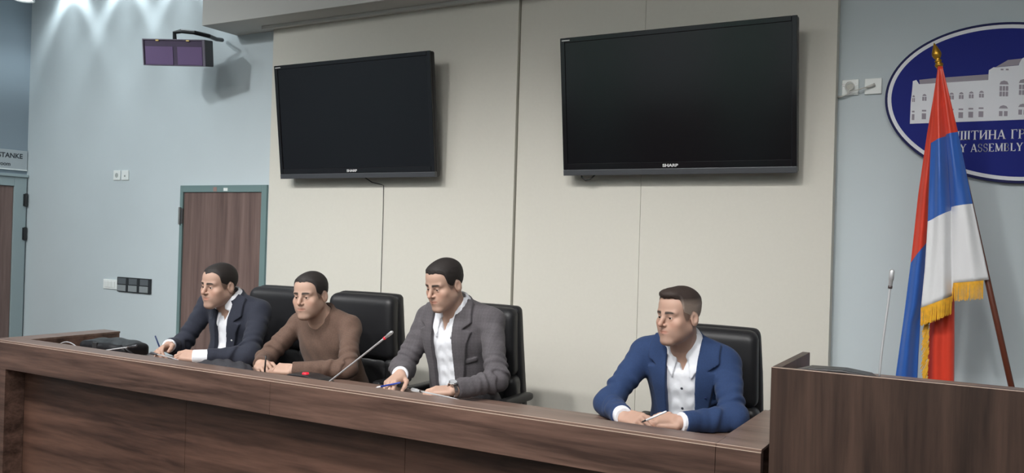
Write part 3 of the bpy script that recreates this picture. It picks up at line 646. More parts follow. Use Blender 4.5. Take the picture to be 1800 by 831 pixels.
def mesh_sdf(fn, xs, ys, zs, B=8):
    def pad(a):
        n = (-len(a)) % B; st = a[-1] - a[-2]
        return np.concatenate([a, a[-1] + st * np.arange(1, n + 1, dtype=f32)]) if n else a
    xs, ys, zs = pad(xs), pad(ys), pad(zs); nb = (len(xs) // B, len(ys) // B, len(zs) // B)
    bx_, by2, bz_ = [a.reshape(-1, B) for a in (xs, ys, zs)]
    cx, cy, cz = [(a[:, 0] + a[:, -1]) / 2 for a in (bx_, by2, bz_)]; hx, hy, hz = [np.gradient(c) / 2 if len(c) > 1 else np.array([.05]) for c in (cx, cy, cz)]
    Cn = np.stack(np.meshgrid(cx, cy, cz, indexing='ij'), -1).reshape(-1, 3).astype(f32)
    Hd = np.sqrt((np.stack(np.meshgrid(hx, hy, hz, indexing='ij'), -1).reshape(-1, 3) ** 2).sum(1))
    d = fn(Cn); act = np.abs(d) < Hd * 1.5 + .006
    full = np.where(d > 0, f32(1), f32(-1)).reshape(nb)
    Dm = np.repeat(np.repeat(np.repeat(full, B, 0), B, 1), B, 2)
    D6 = Dm.reshape(nb[0], B, nb[1], B, nb[2], B)
    ids = np.nonzero(act)[0]; I, J, K = np.unravel_index(ids, nb)
    for s0 in range(0, len(ids), 900):
        i, j, k = I[s0:s0 + 900], J[s0:s0 + 900], K[s0:s0 + 900]; m = len(i)
        P = np.empty((m, B, B, B, 3), f32)
        P[..., 0] = bx_[i][:, :, None, None]; P[..., 1] = by2[j][:, None, :, None]; P[..., 2] = bz_[k][:, None, None, :]
        D6[i, :, j, :, k, :] = fn(P.reshape(-1, 3)).reshape(m, B, B, B)
    Sg = Dm < 0
    n0, n1, n2 = [q - 1 for q in Dm.shape]
    cnt = np.zeros((n0, n1, n2), np.uint8)
    offs = [(a, b, c) for a in (0, 1) for b in (0, 1) for c in (0, 1)]
    for a, b, c in offs: cnt += Sg[a:a + n0, b:b + n1, c:c + n2]
    ci, cj, ck = np.nonzero((cnt > 0) & (cnt < 8)); n = len(ci)
    val = np.stack([Dm[ci + a, cj + b, ck + c] for a, b, c in offs], 1)
    pos = np.stack([np.stack([xs[ci + a], ys[cj + b], zs[ck + c]], 1) for a, b, c in offs], 1)
    acc = np.zeros((n, 3), f32); num = np.zeros(n, f32)
    for a in range(8):
        for b in range(a + 1, 8):
            if bin(a ^ b).count('1') != 1: continue
            m = (val[:, a] < 0) != (val[:, b] < 0); t = np.where(m, val[:, a] / (val[:, a] - val[:, b] + 1e-20), 0)[:, None]
            acc += np.where(m[:, None], pos[:, a] + (pos[:, b] - pos[:, a]) * t, 0); num += m
    verts = acc / num[:, None]
    idx = np.full((n0, n1, n2), -1, np.int32); idx[ci, cj, ck] = np.arange(n)
    quads = []
    for axn in range(3):
        A = Sg[:-1] if axn == 0 else (Sg[:, :-1] if axn == 1 else Sg[:, :, :-1]); Bq = Sg[1:] if axn == 0 else (Sg[:, 1:] if axn == 1 else Sg[:, :, 1:])
        e = np.nonzero(A != Bq); i, j, k = e; sgn = A[e]
        if axn == 0: ok = (j > 0) & (k > 0) & (j < n1) & (k < n2)
        elif axn == 1: ok = (i > 0) & (k > 0) & (i < n0) & (k < n2)
        else: ok = (i > 0) & (j > 0) & (i < n0) & (j < n1)
        i, j, k, sgn = i[ok], j[ok], k[ok], sgn[ok]
        if axn == 0: q = [idx[i, j - 1, k - 1], idx[i, j, k - 1], idx[i, j, k], idx[i, j - 1, k]]
        elif axn == 1: q = [idx[i - 1, j, k - 1], idx[i - 1, j, k], idx[i, j, k], idx[i, j, k - 1]]
        else: q = [idx[i - 1, j - 1, k], idx[i, j - 1, k], idx[i, j, k], idx[i - 1, j, k]]
        q = np.stack(q, 1); q[~sgn] = q[~sgn][:, ::-1]; quads.append(q)
    return verts, np.concatenate(quads)
def sdf_mesh(name, fn, xs, ys, zs, m, parent, origin=(0, 0, 0), tint=None, relax=1):
    v, q = mesh_sdf(fn, xs, ys, zs)
    for _ in range(relax):                                     # light smoothing of the net
        acc = np.zeros_like(v); num = np.zeros(len(v), f32)
        for a in range(4):
            np.add.at(acc, q[:, a], v[q[:, (a + 1) % 4]]); np.add.at(num, q[:, a], 1)
        v = v * .5 + .5 * acc / np.maximum(num, 1)[:, None]
    me = bpy.data.meshes.new(name); nv, nf = len(v), len(q)
    me.vertices.add(nv); me.vertices.foreach_set('co', (v - V3(origin)).astype(f32).ravel())
    me.loops.add(nf * 4); me.loops.foreach_set('vertex_index', q.astype(np.int32).ravel())
    me.polygons.add(nf); me.polygons.foreach_set('loop_start', np.arange(0, nf * 4, 4, dtype=np.int32))
    me.update(calc_edges=True); me.validate()
    if tint is not None:
        c = tint(v); at = me.color_attributes.new('tint', 'FLOAT_COLOR', 'POINT')
        at.data.foreach_set('color', np.concatenate([c, np.ones((nv, 1))], 1).astype(f32).ravel())
    smooth(me); return link(name, me, m, parent)
def ar(lo, hi, st): return np.arange(lo, hi + st, st, dtype=f32)

# ------------------------------------------------------------------ executive chairs
def make_chair():
    t = empty('office_chair', (0, 0, 0))
    ca, sa = math.cos(.13), math.sin(.13); Rb = np.array([[1, 0, 0], [0, ca, -sa], [0, sa, ca]], f32)   # reclined back
    def tf(P): q = (P - V3((0, .22, .50))) @ Rb; q[:, 1] -= .9 * (q[:, 2] - .36) ** 2 * .35 - .25 * q[:, 0] ** 2; return q
    def shell(P):
        q = tf(P); w_ = .245 - .16 * (q[:, 2] - .30) ** 2
        dx = np.abs(q[:, 0]) - (w_ - .03); dz = np.abs(q[:, 2] - .31) - (.335 - .03); dy = np.abs(q[:, 1] - .035) - (.028 - .02)
        return np.sqrt(np.maximum(dx, 0) ** 2 + np.maximum(dz, 0) ** 2 + np.maximum(dy, 0) ** 2) + np.minimum(np.maximum(np.maximum(dx, dy), dz), 0) - .03
    def upper(P):
        q = tf(P); w_ = .236 - .02 * np.clip(q[:, 2] - .5, 0, 1); d = rbox(np.stack([q[:, 0] * .24 / w_, q[:, 1] + .025, q[:, 2] - .46], 1), (0, 0, 0), (.238, .052, .185), .045)
        return d + .0015 * np.sin(q[:, 0] * 70) * np.exp(-((q[:, 2] - .36) / .1) ** 2)
    def lower(P):
        q = tf(P); d = rbox(np.stack([q[:, 0], q[:, 1] + .018, q[:, 2] - .12], 1), (0, 0, 0), (.165, .045, .165), .04)
        w_ = np.abs(q[:, 0]) - .2; e = rbox(np.stack([w_, q[:, 1] + .03, q[:, 2] - .12], 1), (0, 0, 0), (.04, .05, .165), .035)
        return np.minimum(d, e) + .002 * np.sin(q[:, 0] * 40 + q[:, 2] * 60)
    xs, ys, zs = ar(-.32, .32, .011), ar(-.05, .52, .010), ar(.38, 1.22, .011)
    sdf_mesh('back_shell', shell, xs, ys, zs, M_leather, t); sdf_mesh('upper_cushion', upper, xs, ys, zs, M_leather, t); sdf_mesh('lower_cushion', lower, xs, ys, zs, M_leath2, t)
    sdf_mesh('seat', lambda P: smin(rbox(P, (0, -.02, .43), (.255, .26, .06), .05), rbox(P, (0, -.02, .465), (.2, .23, .035), .03), .02), ar(-.3, .3, .014), ar(-.32, .28, .014), ar(.34, .54, .012), M_leather, t)
    for sx in (-1, 1):
        a_ = empty('armrest'); a_.parent = t
        sdf_mesh('arm_pad', lambda P: rbox(P, (sx * .295, .02, .672), (.032, .16, .022), .02), ar(.24 * sx if sx > 0 else -.35, .35 if sx > 0 else -.24, .008), ar(-.17, .21, .012), ar(.63, .72, .008), M_leather, a_)
        fr_ = MB(); fr_.tube([(sx * .20, .05, .40), (sx * .285, .05, .42), (sx * .295, .06, .5), (sx * .295, .04, .66)], .016, 10); fr_.build('arm_support', M_metal, a_, sm=True)
    MB().tube([(0, 0, .12), (0, 0, .38)], .028, 14).build('gas_column', M_dmetal, t, sm=True)
    for k_ in range(5):
        a = 2 * math.pi * k_ / 5 + .3; lg = MB(); lg.tube([(0, 0, .125), (.15 * math.cos(a), .15 * math.sin(a), .115), (.29 * math.cos(a), .29 * math.sin(a), .085)], [.03, .024, .016], 10)
        l_ = lg.build('leg', M_dmetal, t, sm=True)
        c_ = MB().lathe([(.028, -.018), (.03, -.012), (.03, .012), (.028, .018)], c=(.29 * math.cos(a), .29 * math.sin(a), .031), n=14, axis='y'); c_.build('caster', M_black, l_)
    return t
def copy_tree(o, parent=None):
    c = o.copy(); COL.objects.link(c); c.parent = parent
    for ch in list(o.children): copy_tree(ch, c)
    return c
chair0 = make_chair()
for i, (x, y, rz, lb) in enumerate(((-3.90, 3.84, 1, 'black leather chair behind the man in the navy jacket'), (-3.235, 3.84, 2, 'black leather chair behind the man in the brown sweater'),
                                    (-2.445, 3.84, 1, 'black leather chair behind the man in the grey blazer'), (-1.18, 3.84, 2, 'black leather chair behind the man in the blue blazer'))):
    c = chair0 if i == 0 else copy_tree(chair0)
    c.location = (x, y, .215); c.scale.z = (1, 1, .985, .965)[i]; c.rotation_euler.z = math.radians(rz); tag(c, lb, 'chair', 'executive chairs behind the desk')

# ------------------------------------------------------------------ people
def rotm(yaw, pitch, roll):
    m = Matrix.Rotation(math.radians(yaw), 3, 'Z') @ Matrix.Rotation(math.radians(pitch), 3, 'X') @ Matrix.Rotation(math.radians(roll), 3, 'Y')
    return np.array(m, f32)
def unit(v): v = np.array(v, float); return v / np.linalg.norm(v)
def head_sdf(q, h):
    """q in head space (+x the person's left, -y the face, +z up); h: shape numbers"""
    jw, ch, nz, fat = h.get('jaw', 1), h.get('chin', 1), h.get('nose', 1), h.get('fat', 0)
    a = np.stack([np.abs(q[:, 0]), q[:, 1], q[:, 2]], 1)
    d = ell(q, (0, .012, .036), (.0755, .096, .083))
    d = smin(d, ell(q, (0, -.038, .048), (.060, .050, .050)), .03)
    d = smin(d, ell(q, (0, -.030, -.030), (.061 * jw + fat * .4, .060, .088)), .03)
    d = smin(d, rc(a, (.047 * jw + fat, .000, -.056), (.018, -.070, -.101 * ch), .016 + fat, .016), .03)
    d = smin(d, ell(q, (0, -.079, -.101 * ch), (.024, .019, .018)), .022)
    d = smin(d, ell(a, (.042, -.062, -.024), (.024 + fat, .020, .020)), .02)
    d = smin(d, ell(q, (0, -.078, -.060), (.031, .022, .028)), .02)
    d = smin(d, ell(a, (.036 + fat, -.045, -.054), (.026, .034, .040)), .025)
    d = smin(d, rc(a, (.012, -.0865, .017), (.044, -.073, .020), .0085, .0085), .016)
    d = smax(d, -ell(a, (.0305, -.099, .0005), (.0150, .0105, .0090)), .012)
    d = smin(d, rc(q, (0, -.089, .010), (0, -.112 * nz, -.027), .0075, .0105), .011)
    d = smin(d, ell(a, (.0115, -.0975, -.0315), (.0078, .010, .0072)), .006)
    d = smax(d, -ell(a, (.006, -.106, -.0385), (.0032, .005, .003)), .003)
    d = smin(d, np.sqrt(((a - V3((.0305, -.0765, -.001))) ** 2).sum(1)) - .0138, .003)
    op = h.get('eye', .0036)
    d = smax(d, -ell(a, (.0305, -.094, -.0016), (.0120, .020, op)), .0015)
    d = smin(d, rc(a, (0, -.0985, -.0555), (.0215, -.0885, -.0600), .0050, .0026), .005)
    d = smin(d, rc(a, (0, -.0975, -.0662), (.0195, -.0885, -.0625), .0058, .0028), .005)
    d = smax(d, -rc(a, (0, -.1055, -.0606), (.0235, -.0945, -.0613 + h.get('smile', 0)), .0024, .0018), .003)
    d = smax(d, -rc(a, (.021, -.105, -.036), (.033, -.097, -.056), .0022, .0015), .009)       # nasolabial line
    ce, se = math.cos(.35), math.sin(.35); Re = np.array([[ce, se, 0], [-se, ce, 0], [0, 0, 1]], f32)
    e = ell(a, (.079, .012, -.008), (.0072, .0185, .031), Re)
    e = smax(e, -ell(a, (.0862, .006, -.003), (.0075, .0112, .0195), Re), .003)
    return smin(d, e, .006)
def hair_line(y, h):
    f_, t_ = h.get('front', .078), h.get('temple', .045)
    return np.interp(y, [-.12, -.085, -.066, -.052, -.043, -.028, -.012, .004, .024, .040, .085, .14], [f_, f_, f_ - .004, t_, .012, -.018, -.018, .018, .012, -.035, -.062, -.066])
def hair_sdf(q, h):
    th = h.get('thick', .010); side = h.get('side', .004); z = q[:, 2]
    t = side + (th - side) * np.clip((z - .035) / .05, 0, 1)
    hl0 = hair_line(q[:, 1], h); t = t * np.clip((z - hl0 + .003) / .026, .18, 1)
    d = smin(ell(q, (0, .012, .036), (.0755, .096, .083)), ell(q, (0, -.038, .048), (.060, .050, .050)), .03) - t
    if h.get('quiff'): d = smin(d, ell(q, (0, -.055, .098), (.050, .040, .021)), .02)
    x, y = q[:, 0], q[:, 1]
    hl = hair_line(y, h) - h.get('widow', .012) * np.exp(-(x / .022) ** 2) * (y < -.03) + .0016 * np.sin(x * 260) + .0012 * np.sin(y * 310)
    d = d + .0005 * np.sin(x * 230 + y * 320) * np.sin(y * 270 - z * 340)
    return smax(d, (hl - z) * .8, .006)
def hand_sdf(P, hd):
    """hd: wrist w, finger direction f, back-of-hand normal n, thumb axis t, curls, spread"""
    R = np.stack([hd['t'], hd['f'], hd['n']], 1).astype(f32); q = (P - V3(hd['w'])) @ R / f32(hd.get('s', 1.0))
    d = rbox(q, (0, .048, -.001), (.0395, .048, .0135), .0125)
    d = smin(d, ell(q, (.024, .035, -.008), (.018, .032, .014)), .012)
    for i, (x, y0, L, r) in enumerate(((.030, .088, (.043, .026, .021), .0088), (.0095, .093, (.047, .030, .022), .0090), (-.011, .089, (.044, .028, .021), .0086), (-.030, .081, (.034, .021, .019), .0078))):
        c1, c2, c3 = hd['curl'][i]; sp = hd.get('spread', 0) * (x / .03); p = np.array((x, y0, .002)); a = 0
        rr = r
        for L_, c_ in zip(L, (c1, c2, c3)):
            a += math.radians(c_); nx = p + L_ * np.array((math.sin(sp) * math.cos(a), math.cos(sp) * math.cos(a), -math.sin(a)))
            seg = rc(q, p, nx, rr, rr * .93); d = smin(d, seg, .005); p = nx; rr *= .93
    p = np.array((.026, .016, -.006)); rr = .0125
    for L_, dv in zip((.042, .034, .028), hd.get('thumb', ((.75, .62, -.25), (.35, .9, -.25), (.05, .97, -.25)))):
        nx = p + L_ * unit(dv); d = smin(d, rc(q, p, nx, rr, rr * .87), .006); p = nx; rr *= .87
    return d * f32(hd.get('s', 1.0))
M_skin = attr_mat('skin', .6, bump=(300, .06, .001), sub=.06); M_hair = attr_mat('hair', .7, bump=(420, .5, .002))
M_eyew = mat('eye_white', srgb(186, 172, 164), .3); M_iris = mat('eye_iris', srgb(46, 34, 28), .2)
M_shirt = mat('white_shirt', srgb(232, 234, 240), .75, bump=(38, .18, .006)); M_trou = mat('trousers_dark', srgb(36, 38, 46), .85); M_shoe = mat('shoe_leather', srgb(24, 20, 20), .35)

def person(m):
    o = empty('person', (m['pelvis'][0], m['pelvis'][1], .215)); org = tuple(o.location)
    N, Pv = V3(m['neck']), V3(m['pelvis']); SR, SL = V3(m['shR']), V3(m['shL'])
    xa = unit(SL - SR); ua = unit(N - Pv); ua = unit(ua - xa * (xa @ ua)); fa = np.cross(xa, ua); F = np.stack([xa, fa, ua], 1).astype(f32)
    L = float(np.linalg.norm(N - Pv)); k = L / .52; fat = m.get('belly', 0)
    Hc = V3(m['head']); Rh = rotm(*m['rot']); hs = m.get('hscale', 1.0); hh = m['face']
    tops = [(0, 0, .02 * k), (0, .025 + fat * .6, .17 * k), (0, .012, .355 * k)]
    def hl(P): return (P - Hc) @ Rh / f32(hs)
    hw = lambda p: Hc + hs * (Rh @ V3(p))
    nk0, nk1 = N + V3((0, -.005, -.04)), hw((0, .020, -.055))
    arms = [(SR, V3(m['elR']), V3(m['wrR'])), (SL, V3(m['elL']), V3(m['wrL']))]
    hands = []
    for sgn, key in ((1, 'handR'), (-1, 'handL')):
        h_ = dict(m[key]); h_['f'] = unit(h_['f']); n_ = np.array(h_['n'], float); h_['n'] = unit(n_ - h_['f'] * (h_['f'] @ n_)); h_['t'] = np.cross(h_['n'], h_['f']) * sgn
        h_['w'] = m['wr' + key[-1]]; hands.append(h_)
    zf = .215
    legs = []
    for sx in (-1, 1):
        hip = Pv + V3((sx * .09, -.02, -.02)); kn = V3((Pv[0] + sx * .14, Pv[1] - .44, zf + .50)); an = V3((Pv[0] + sx * .15, Pv[1] - .36, zf + .09)); legs.append((hip, kn, an))
    def torso(P, e):
        T = (P - Pv) @ F
        d = ell(T, tops[0], (.165 + e, .12 + e, .13 + e))
        d = smin(d, ell(T, tops[1], (.164 + e + fat, .118 + e + fat, .17 * k + e)), .06)
        d = smin(d, ell(T, tops[2], (.172 + e, .112 + e, .15 * k + e)), .06)
        d = smin(d, rc(P, SR + V3((.03, 0, -.012)), SL + V3((-.03, 0, -.012)), .052 + e, .052 + e), .05)
        tr = N + V3((0, .01, .005))
        d = smin(d, np.minimum(rc(P, tr, SR, .050 + e * .6, .046 + e), rc(P, tr, SL, .050 + e * .6, .046 + e)), .03)
        return d, T
    def arm(P, a, r0, r1, r2, cut=None, puff=0):
        S_, E_, W_ = a; u1 = rc(P, S_, E_, r0, r1)
        We = W_
        if cut is not None: dv = unit(W_ - E_); We = W_ - V3(dv) * cut
        u2 = rc(P, E_, We, r1, r2)
        if cut is not None: u2 = np.maximum(u2, (P - We) @ V3(dv))
        d = smin(u1, u2, .03)
        if puff:
            rr = np.sqrt(((P - E_) ** 2).sum(1)); ang = P @ V3((9, 14, 11)); ang2 = P @ V3((-23, 17, 31))
            d = d + puff * np.exp(-(rr / .11) ** 2) * np.sin(rr * 170 + np.sin(ang) * 2.2 + ang2 * .5) + puff * .45 * np.sin(ang * 3.1 + np.sin(ang2)) * np.sin(ang2 * 1.3)
        return d
    # ---- body: one continuous figure
    def body(P):
        d, _ = torso(P, -.006)
        for a in arms: d = smin(d, arm(P, a, .044, .037, .027), .025)
        for hp, kn, an in legs:
            d = smin(d, rc(P, hp, kn, .078, .055), .04); d = smin(d, rc(P, kn, an, .052, .036), .02); d = smin(d, rc(P, an + V3((0, .01, -.045)), an + V3((0, -.15, -.055)), .032, .028), .02)
        d = smin(d, rc(P, nk0, nk1, .064 + m.get('neckfat', 0), .057 + m.get('neckfat', 0)), .03)
        d = smin(d, bounded(P, Hc, .16, lambda q: head_sdf(hl(q), hh) * f32(hs)), .018)
        for h_ in hands: d = smin(d, bounded(P, V3(h_['w']) + V3(h_['f']) * .08, .15, lambda q: hand_sdf(q, h_)), .012)
        return d
    sk = np.array(m.get('skin', (.56, .345, .255)), f32)
    def tint(v):
        q = hl(v); c = np.tile(sk, (len(v), 1)); a = np.abs(q[:, 0]); inh = np.sqrt((q ** 2).sum(1)) < .16
        def blend(w_, col): c[:] = c * (1 - w_[:, None]) + np.array(col, f32) * w_[:, None]
        cheek = np.exp(-(((a - .045) / .022) ** 2 + ((q[:, 2] + .03) / .024) ** 2)) * (q[:, 1] < -.03) * inh; blend(cheek * .45, sk * V3((1.02, .80, .74)))
        nose = np.exp(-((a / .014) ** 2 + ((q[:, 2] + .027) / .014) ** 2)) * (q[:, 1] < -.095) * inh; blend(nose * .5, sk * V3((1.04, .80, .74)))
        lip = np.exp(-(((q[:, 2] + .0608) / .0082) ** 4 + (a / .0235) ** 6)) * (q[:, 1] < -.084) * inh; blend(lip * .75, sk * V3((.86, .56, .54)))
        stub = np.clip((-.030 - q[:, 2]) / .03, 0, 1) * (1 - np.exp(-((a / .055) ** 2 + ((q[:, 2] + .03) / .016) ** 2))) * (q[:, 1] < .03) * inh; blend(stub * m.get('stubble', .25) * (1 - lip), sk * V3((.55, .56, .58)))
        tb_ = np.clip((a - .01) / .042, 0, 1); bz_ = .0205 + .0032 * np.sin(tb_ * 2.5) - .0025 * tb_; brow = np.exp(-((q[:, 2] - bz_) / (.0062 - .0024 * tb_)) ** 4) * np.clip((a - .009) / .005, 0, 1) * np.clip((.054 - a) / .012, 0, 1) * (.9 + .1 * np.sin(a * 2400 + q[:, 2] * 1500)) * (q[:, 1] < -.05) * inh; blend(np.clip(brow * 1.5, 0, .97), np.array(m['hair']) * .8)
        lid = np.exp(-(((a - .0305) / .015) ** 4 + ((q[:, 2] - .0025) / .0032) ** 2)) * (q[:, 1] < -.07) * inh; blend(lid * .55, sk * V3((.38, .32, .32)))
        und = np.exp(-(((a - .031) / .016) ** 2 + ((q[:, 2] + .012) / .005) ** 2)) * (q[:, 1] < -.06) * inh; blend(und * .3, sk * V3((.75, .68, .68)))
        sh = np.clip((q[:, 2] - hair_line(q[:, 1], hh) + .004) / .012, 0, 1) * inh; blend(sh * .8, np.array(m['hair']) * .6 + sk * .25)
        return c
    hb = [Hc[i] for i in range(3)]; hx = [h_['w'][0] + h_['f'][0] * .07 for h_ in hands]; hy = [h_['w'][1] + h_['f'][1] * .07 for h_ in hands]
    xs = axis(Pv[0] - .42, Pv[0] + .42, .0027, [(hb[0] - .115, hb[0] + .115), (min(hx) - .1, max(hx) + .1)], .009)
    ys = axis(min(hy) - .12, Pv[1] + .2, .0027, [(min(hy) - .1, max(hy) + .1), (hb[1] - .14, hb[1] + .135)], .009)
    zs = axis(.205, Hc[2] + .16, .0027, [(.955, 1.075), (Hc[2] - .145, Hc[2] + .145)], .012)
    # keep the figure out of the desk: the field is cut flat just above the worktop around the hands
    def body_c(P):
        d = body(P); box_ = np.maximum(np.maximum(P[:, 1] - 3.425, .90 - P[:, 2]), P[:, 2] - (WZ + .0012)); return np.maximum(d, -np.where(P[:, 1] < 3.43, box_, 1))
    sdf_mesh('body', body_c, xs, ys, zs, M_skin, o, org, tint)
    # ---- hair and eyes
    def hairf(P): return bounded(P, Hc, .17, lambda q: hair_sdf(hl(q), hh) * f32(hs))
    def htint(v):
        q = hl(v); c = np.tile(np.array(m['hair'], f32), (len(v), 1)); g = np.clip((.082 - q[:, 2]) / .035, 0, 1) * np.clip((np.abs(q[:, 0]) - .03) / .02, 0, 1)
        return c * (1 - g[:, None]) + np.array(m.get('hairside', m['hair']), f32) * g[:, None]
    sdf_mesh('hair', hairf, ar(hb[0] - .125, hb[0] + .125, .0032), ar(hb[1] - .15, hb[1] + .15, .0032), ar(hb[2] - .11, hb[2] + .16, .0032), M_hair, o, org, htint)
    gz = unit(m.get('gaze', (0, -1, 0)))
    for sx in (-1, 1):
        bm = bmesh.new(); bmesh.ops.create_uvsphere(bm, u_segments=24, v_segments=24, radius=.0124 * hs)
        me = bpy.data.meshes.new('eye'); bm.to_mesh(me); bm.free(); e = link('eye', me, [M_eyew, M_iris], o)
        e.location = Vector(hw((sx * .0305, -.0765, -.001))) - Vector(org); e.rotation_euler = Vector(Rh @ V3(gz)).to_track_quat('Z', 'Y').to_euler()
        me.polygons.foreach_set('material_index', [1 if p.center.z > .0124 * hs * .835 else 0 for p in me.polygons]); smooth(me)
    # ---- trousers and shoes
    def trou(P):
        T = (P - Pv) @ F; d = ell(T, tops[0], (.178, .135, .13))
        for hp, kn, an in legs: d = smin(d, smin(rc(P, hp, kn, .092, .072), rc(P, kn, an + V3((0, .01, .0)), .068, .058), .03), .04)
        return np.maximum(d, .29 - P[:, 2])
    sdf_mesh('trousers', trou, ar(Pv[0] - .36, Pv[0] + .36, .014), ar(Pv[1] - .58, Pv[1] + .24, .014), ar(.27, Pv[2] + .16, .014), M_trou, o, org)
    for hp, kn, an in legs:
        sdf_mesh('shoe', lambda P: smax(smin(rc(P, an + V3((0, .02, -.05)), an + V3((0, -.17, -.062)), .044, .038), rc(P, an + V3((0, .01, -.05)), an, .045, .045), .03), .218 - P[:, 2], .004), ar(an[0] - .07, an[0] + .07, .009), ar(an[1] - .25, an[1] + .1, .01), ar(.205, .36, .009), M_shoe, o, org)
    ax_n = unit(nk1 - nk0); Fn = None
    def neck_loc(P):
        fx = xa; u_ = ax_n; x_ = unit(fx - u_ * (fx @ u_)); f_ = np.cross(x_, u_); R = np.stack([x_, f_, u_], 1).astype(f32); return (P - N) @ R
    bounds = (ar(Pv[0] - .40, Pv[0] + .40, .0044), ar(min(hy) - .05, Pv[1] + .22, .0048), ar(Pv[2] - .15, N[2] + .12, .0046))
    def keep_desk(d, P):
        box_ = np.maximum(P[:, 1] - 3.432, P[:, 2] - (WZ + .0015)); return np.maximum(d, -box_)
    if m['outfit'] == 'jacket':
        cuffs = m.get('cuff', (0, 0)); slv = m.get('sleeve', (0, 0)); op = m.get('open', .055); ox = m.get('openx', 0.0); tw = m.get('twist', 0.0)
        def collar(P):
            q = neck_loc(P); ph = np.arctan2(q[:, 0], q[:, 1]); ap = np.abs(ph); h = q[:, 2]; rad = np.sqrt((q[:, 0] * 1.0) ** 2 + (q[:, 1] * .98) ** 2)
            ht = np.interp(ap, [0, .7, 1.6, 3.2], [.030, .036, .045, .050]); hbot = np.interp(ap, [0, .30, .62, .95, 1.6, 3.2], [-.010, -.012, -.012, -.010, -.006, -.004])
            r0 = .067 + m.get('neckfat', 0) + .020 * np.clip((ht - h) / .06, 0, 1.2) + .012 * np.exp(-(ap / .6) ** 2) * np.clip((.02 - h) / .05, 0, 1)
            opn = np.interp(h, [-.04, .03], [.36, .50])
            return smax(smax(np.abs(rad - r0) - .0056, np.maximum(h - ht, hbot - h), .002), (opn - ap) * .07, .002)
        def shirt(P):
            d, T = torso(P, .006); d = d + .0022 * np.sin(T[:, 2] * 90 + np.sin(T[:, 0] * 60) * 1.4) * np.sin(T[:, 0] * 55)
            pk = np.maximum(np.abs(T[:, 0] - ox - .004) - .016, -T[:, 1]); d = np.minimum(d, np.maximum(d - .002, pk))
            for a, co in zip(arms, cuffs):
                S_, E_, W_ = a; dv = V3(unit(W_ - E_)); d = smin(d, arm(P, a, .050, .042, .032, .02), .02)
                cf = np.maximum(rc(P, W_ - dv * .09, W_ + dv * .03, .040, .0385), np.maximum((P - W_) @ dv - .014 - co, -(P - W_) @ dv - .08)); d = np.minimum(d, cf)
            d = smax(d, -rc(P, N + V3(ax_n) * -.01, nk1 + V3(ax_n) * .05, .060 + m.get('neckfat', 0), .085), .006)
            su_ = T[:, 2] / k; ax2 = np.abs(T[:, 0] - ox * .6); raw_s = torso(P, .006)[0]; vb = m.get('vee', .435)
            vv = np.maximum(ax2 - np.interp(su_, [vb, .53, .60], [.0, .036, .05]), np.maximum(-T[:, 1], vb - su_)); d = np.maximum(d, -vv)
            leaf = polysd(ax2, su_, [(.030, .535), (.026, .475), (.040, .415), (.074, .462), (.082, .53), (.075, .60), (.03, .60)])
            lf = np.maximum(np.maximum(np.abs(raw_s - .005) - .007, leaf), -T[:, 1]); d = np.minimum(d, np.maximum(lf, -rc(P, nk0, nk1, .058, .058)))
            d = smin(d, collar(P), .022)
            return keep_desk(np.maximum(d, Pv[2] - .10 - P[:, 2]), P)
        sh = sdf_mesh('shirt', shirt, *bounds, M_shirt, o, org)
        lap = m.get('lapel', .07)
        def jacket(P):
            d, T = torso(P, .019); raw = d
            for a, sl in zip(arms, slv): d = smin(d, arm(P, a, .060, .055, .043, .012 + sl, .0075), .022)
            nrm = .0025 * np.sin(T[:, 2] * 40 + 5 * np.sin(T[:, 0] * 11)) * np.sin(T[:, 0] * 24 + T[:, 2] * 13)
            d = d + nrm * (np.abs(T[:, 0]) > .02)
            x = T[:, 0] - ox - tw * (T[:, 2] - .3 * k); su_ = T[:, 2] / k; ax2 = np.abs(x)
            w_ = np.interp(su_, [-.1, .10, .30, .44, .60], [op * 1.25, op * .98, op, op * 1.05, op * 1.15])
            fr_ = -T[:, 1]
            d = smax(d, -rc(P, N - V3(ax_n) * .04, nk1, .076 + m.get('neckfat', 0), .086 + m.get('neckfat', 0)), .008)
            d = np.maximum(d, -np.maximum(ax2 - w_, fr_))
            edge = ax2 - w_
            pl_ = polysd(edge, su_, [(.000, .04), (.010, .04), (lap * .80, .395), (lap, .440), (lap * .52, .455), (lap * .98, .476), (lap * .85, .54), (.0, .66)])
            lp = np.maximum(np.maximum(np.abs(raw - .004) - .0105, pl_), fr_); d = np.minimum(d, np.maximum(lp, -rc(P, N - V3(ax_n) * .04, nk1, .074 + m.get('neckfat', 0), .084)))
            q = neck_loc(P); rad = np.sqrt(q[:, 0] ** 2 + q[:, 1] ** 2); ap = np.abs(np.arctan2(q[:, 0], q[:, 1]))
            cl_ = np.maximum(np.abs(rad - (.088 + m.get('neckfat', 0) - .20 * (q[:, 2] - .0))) - .0058, np.maximum(np.maximum(q[:, 2] - .026, -.035 - q[:, 2]), (.95 - ap) * .08)); d = smin(d, cl_, .006)
            pk = np.maximum(np.maximum(np.abs(T[:, 0] - .105) - .045, np.abs(su_ - .315 - (T[:, 0] - .105) * .1) - .009), fr_); d = np.minimum(d, np.maximum(np.abs(raw) - .0065, pk))
            qn = neck_loc(P); d = np.maximum(d, -np.maximum(np.sqrt(qn[:, 0] ** 2 + qn[:, 1] ** 2) - (.074 + m.get('neckfat', 0) + .10 * np.clip(.03 - qn[:, 2], 0, .06)), -.02 - qn[:, 2]))
            return keep_desk(np.maximum(d, Pv[2] - .13 - P[:, 2]), P)
        sdf_mesh('jacket', jacket, *bounds, m['cloth'], o, org)
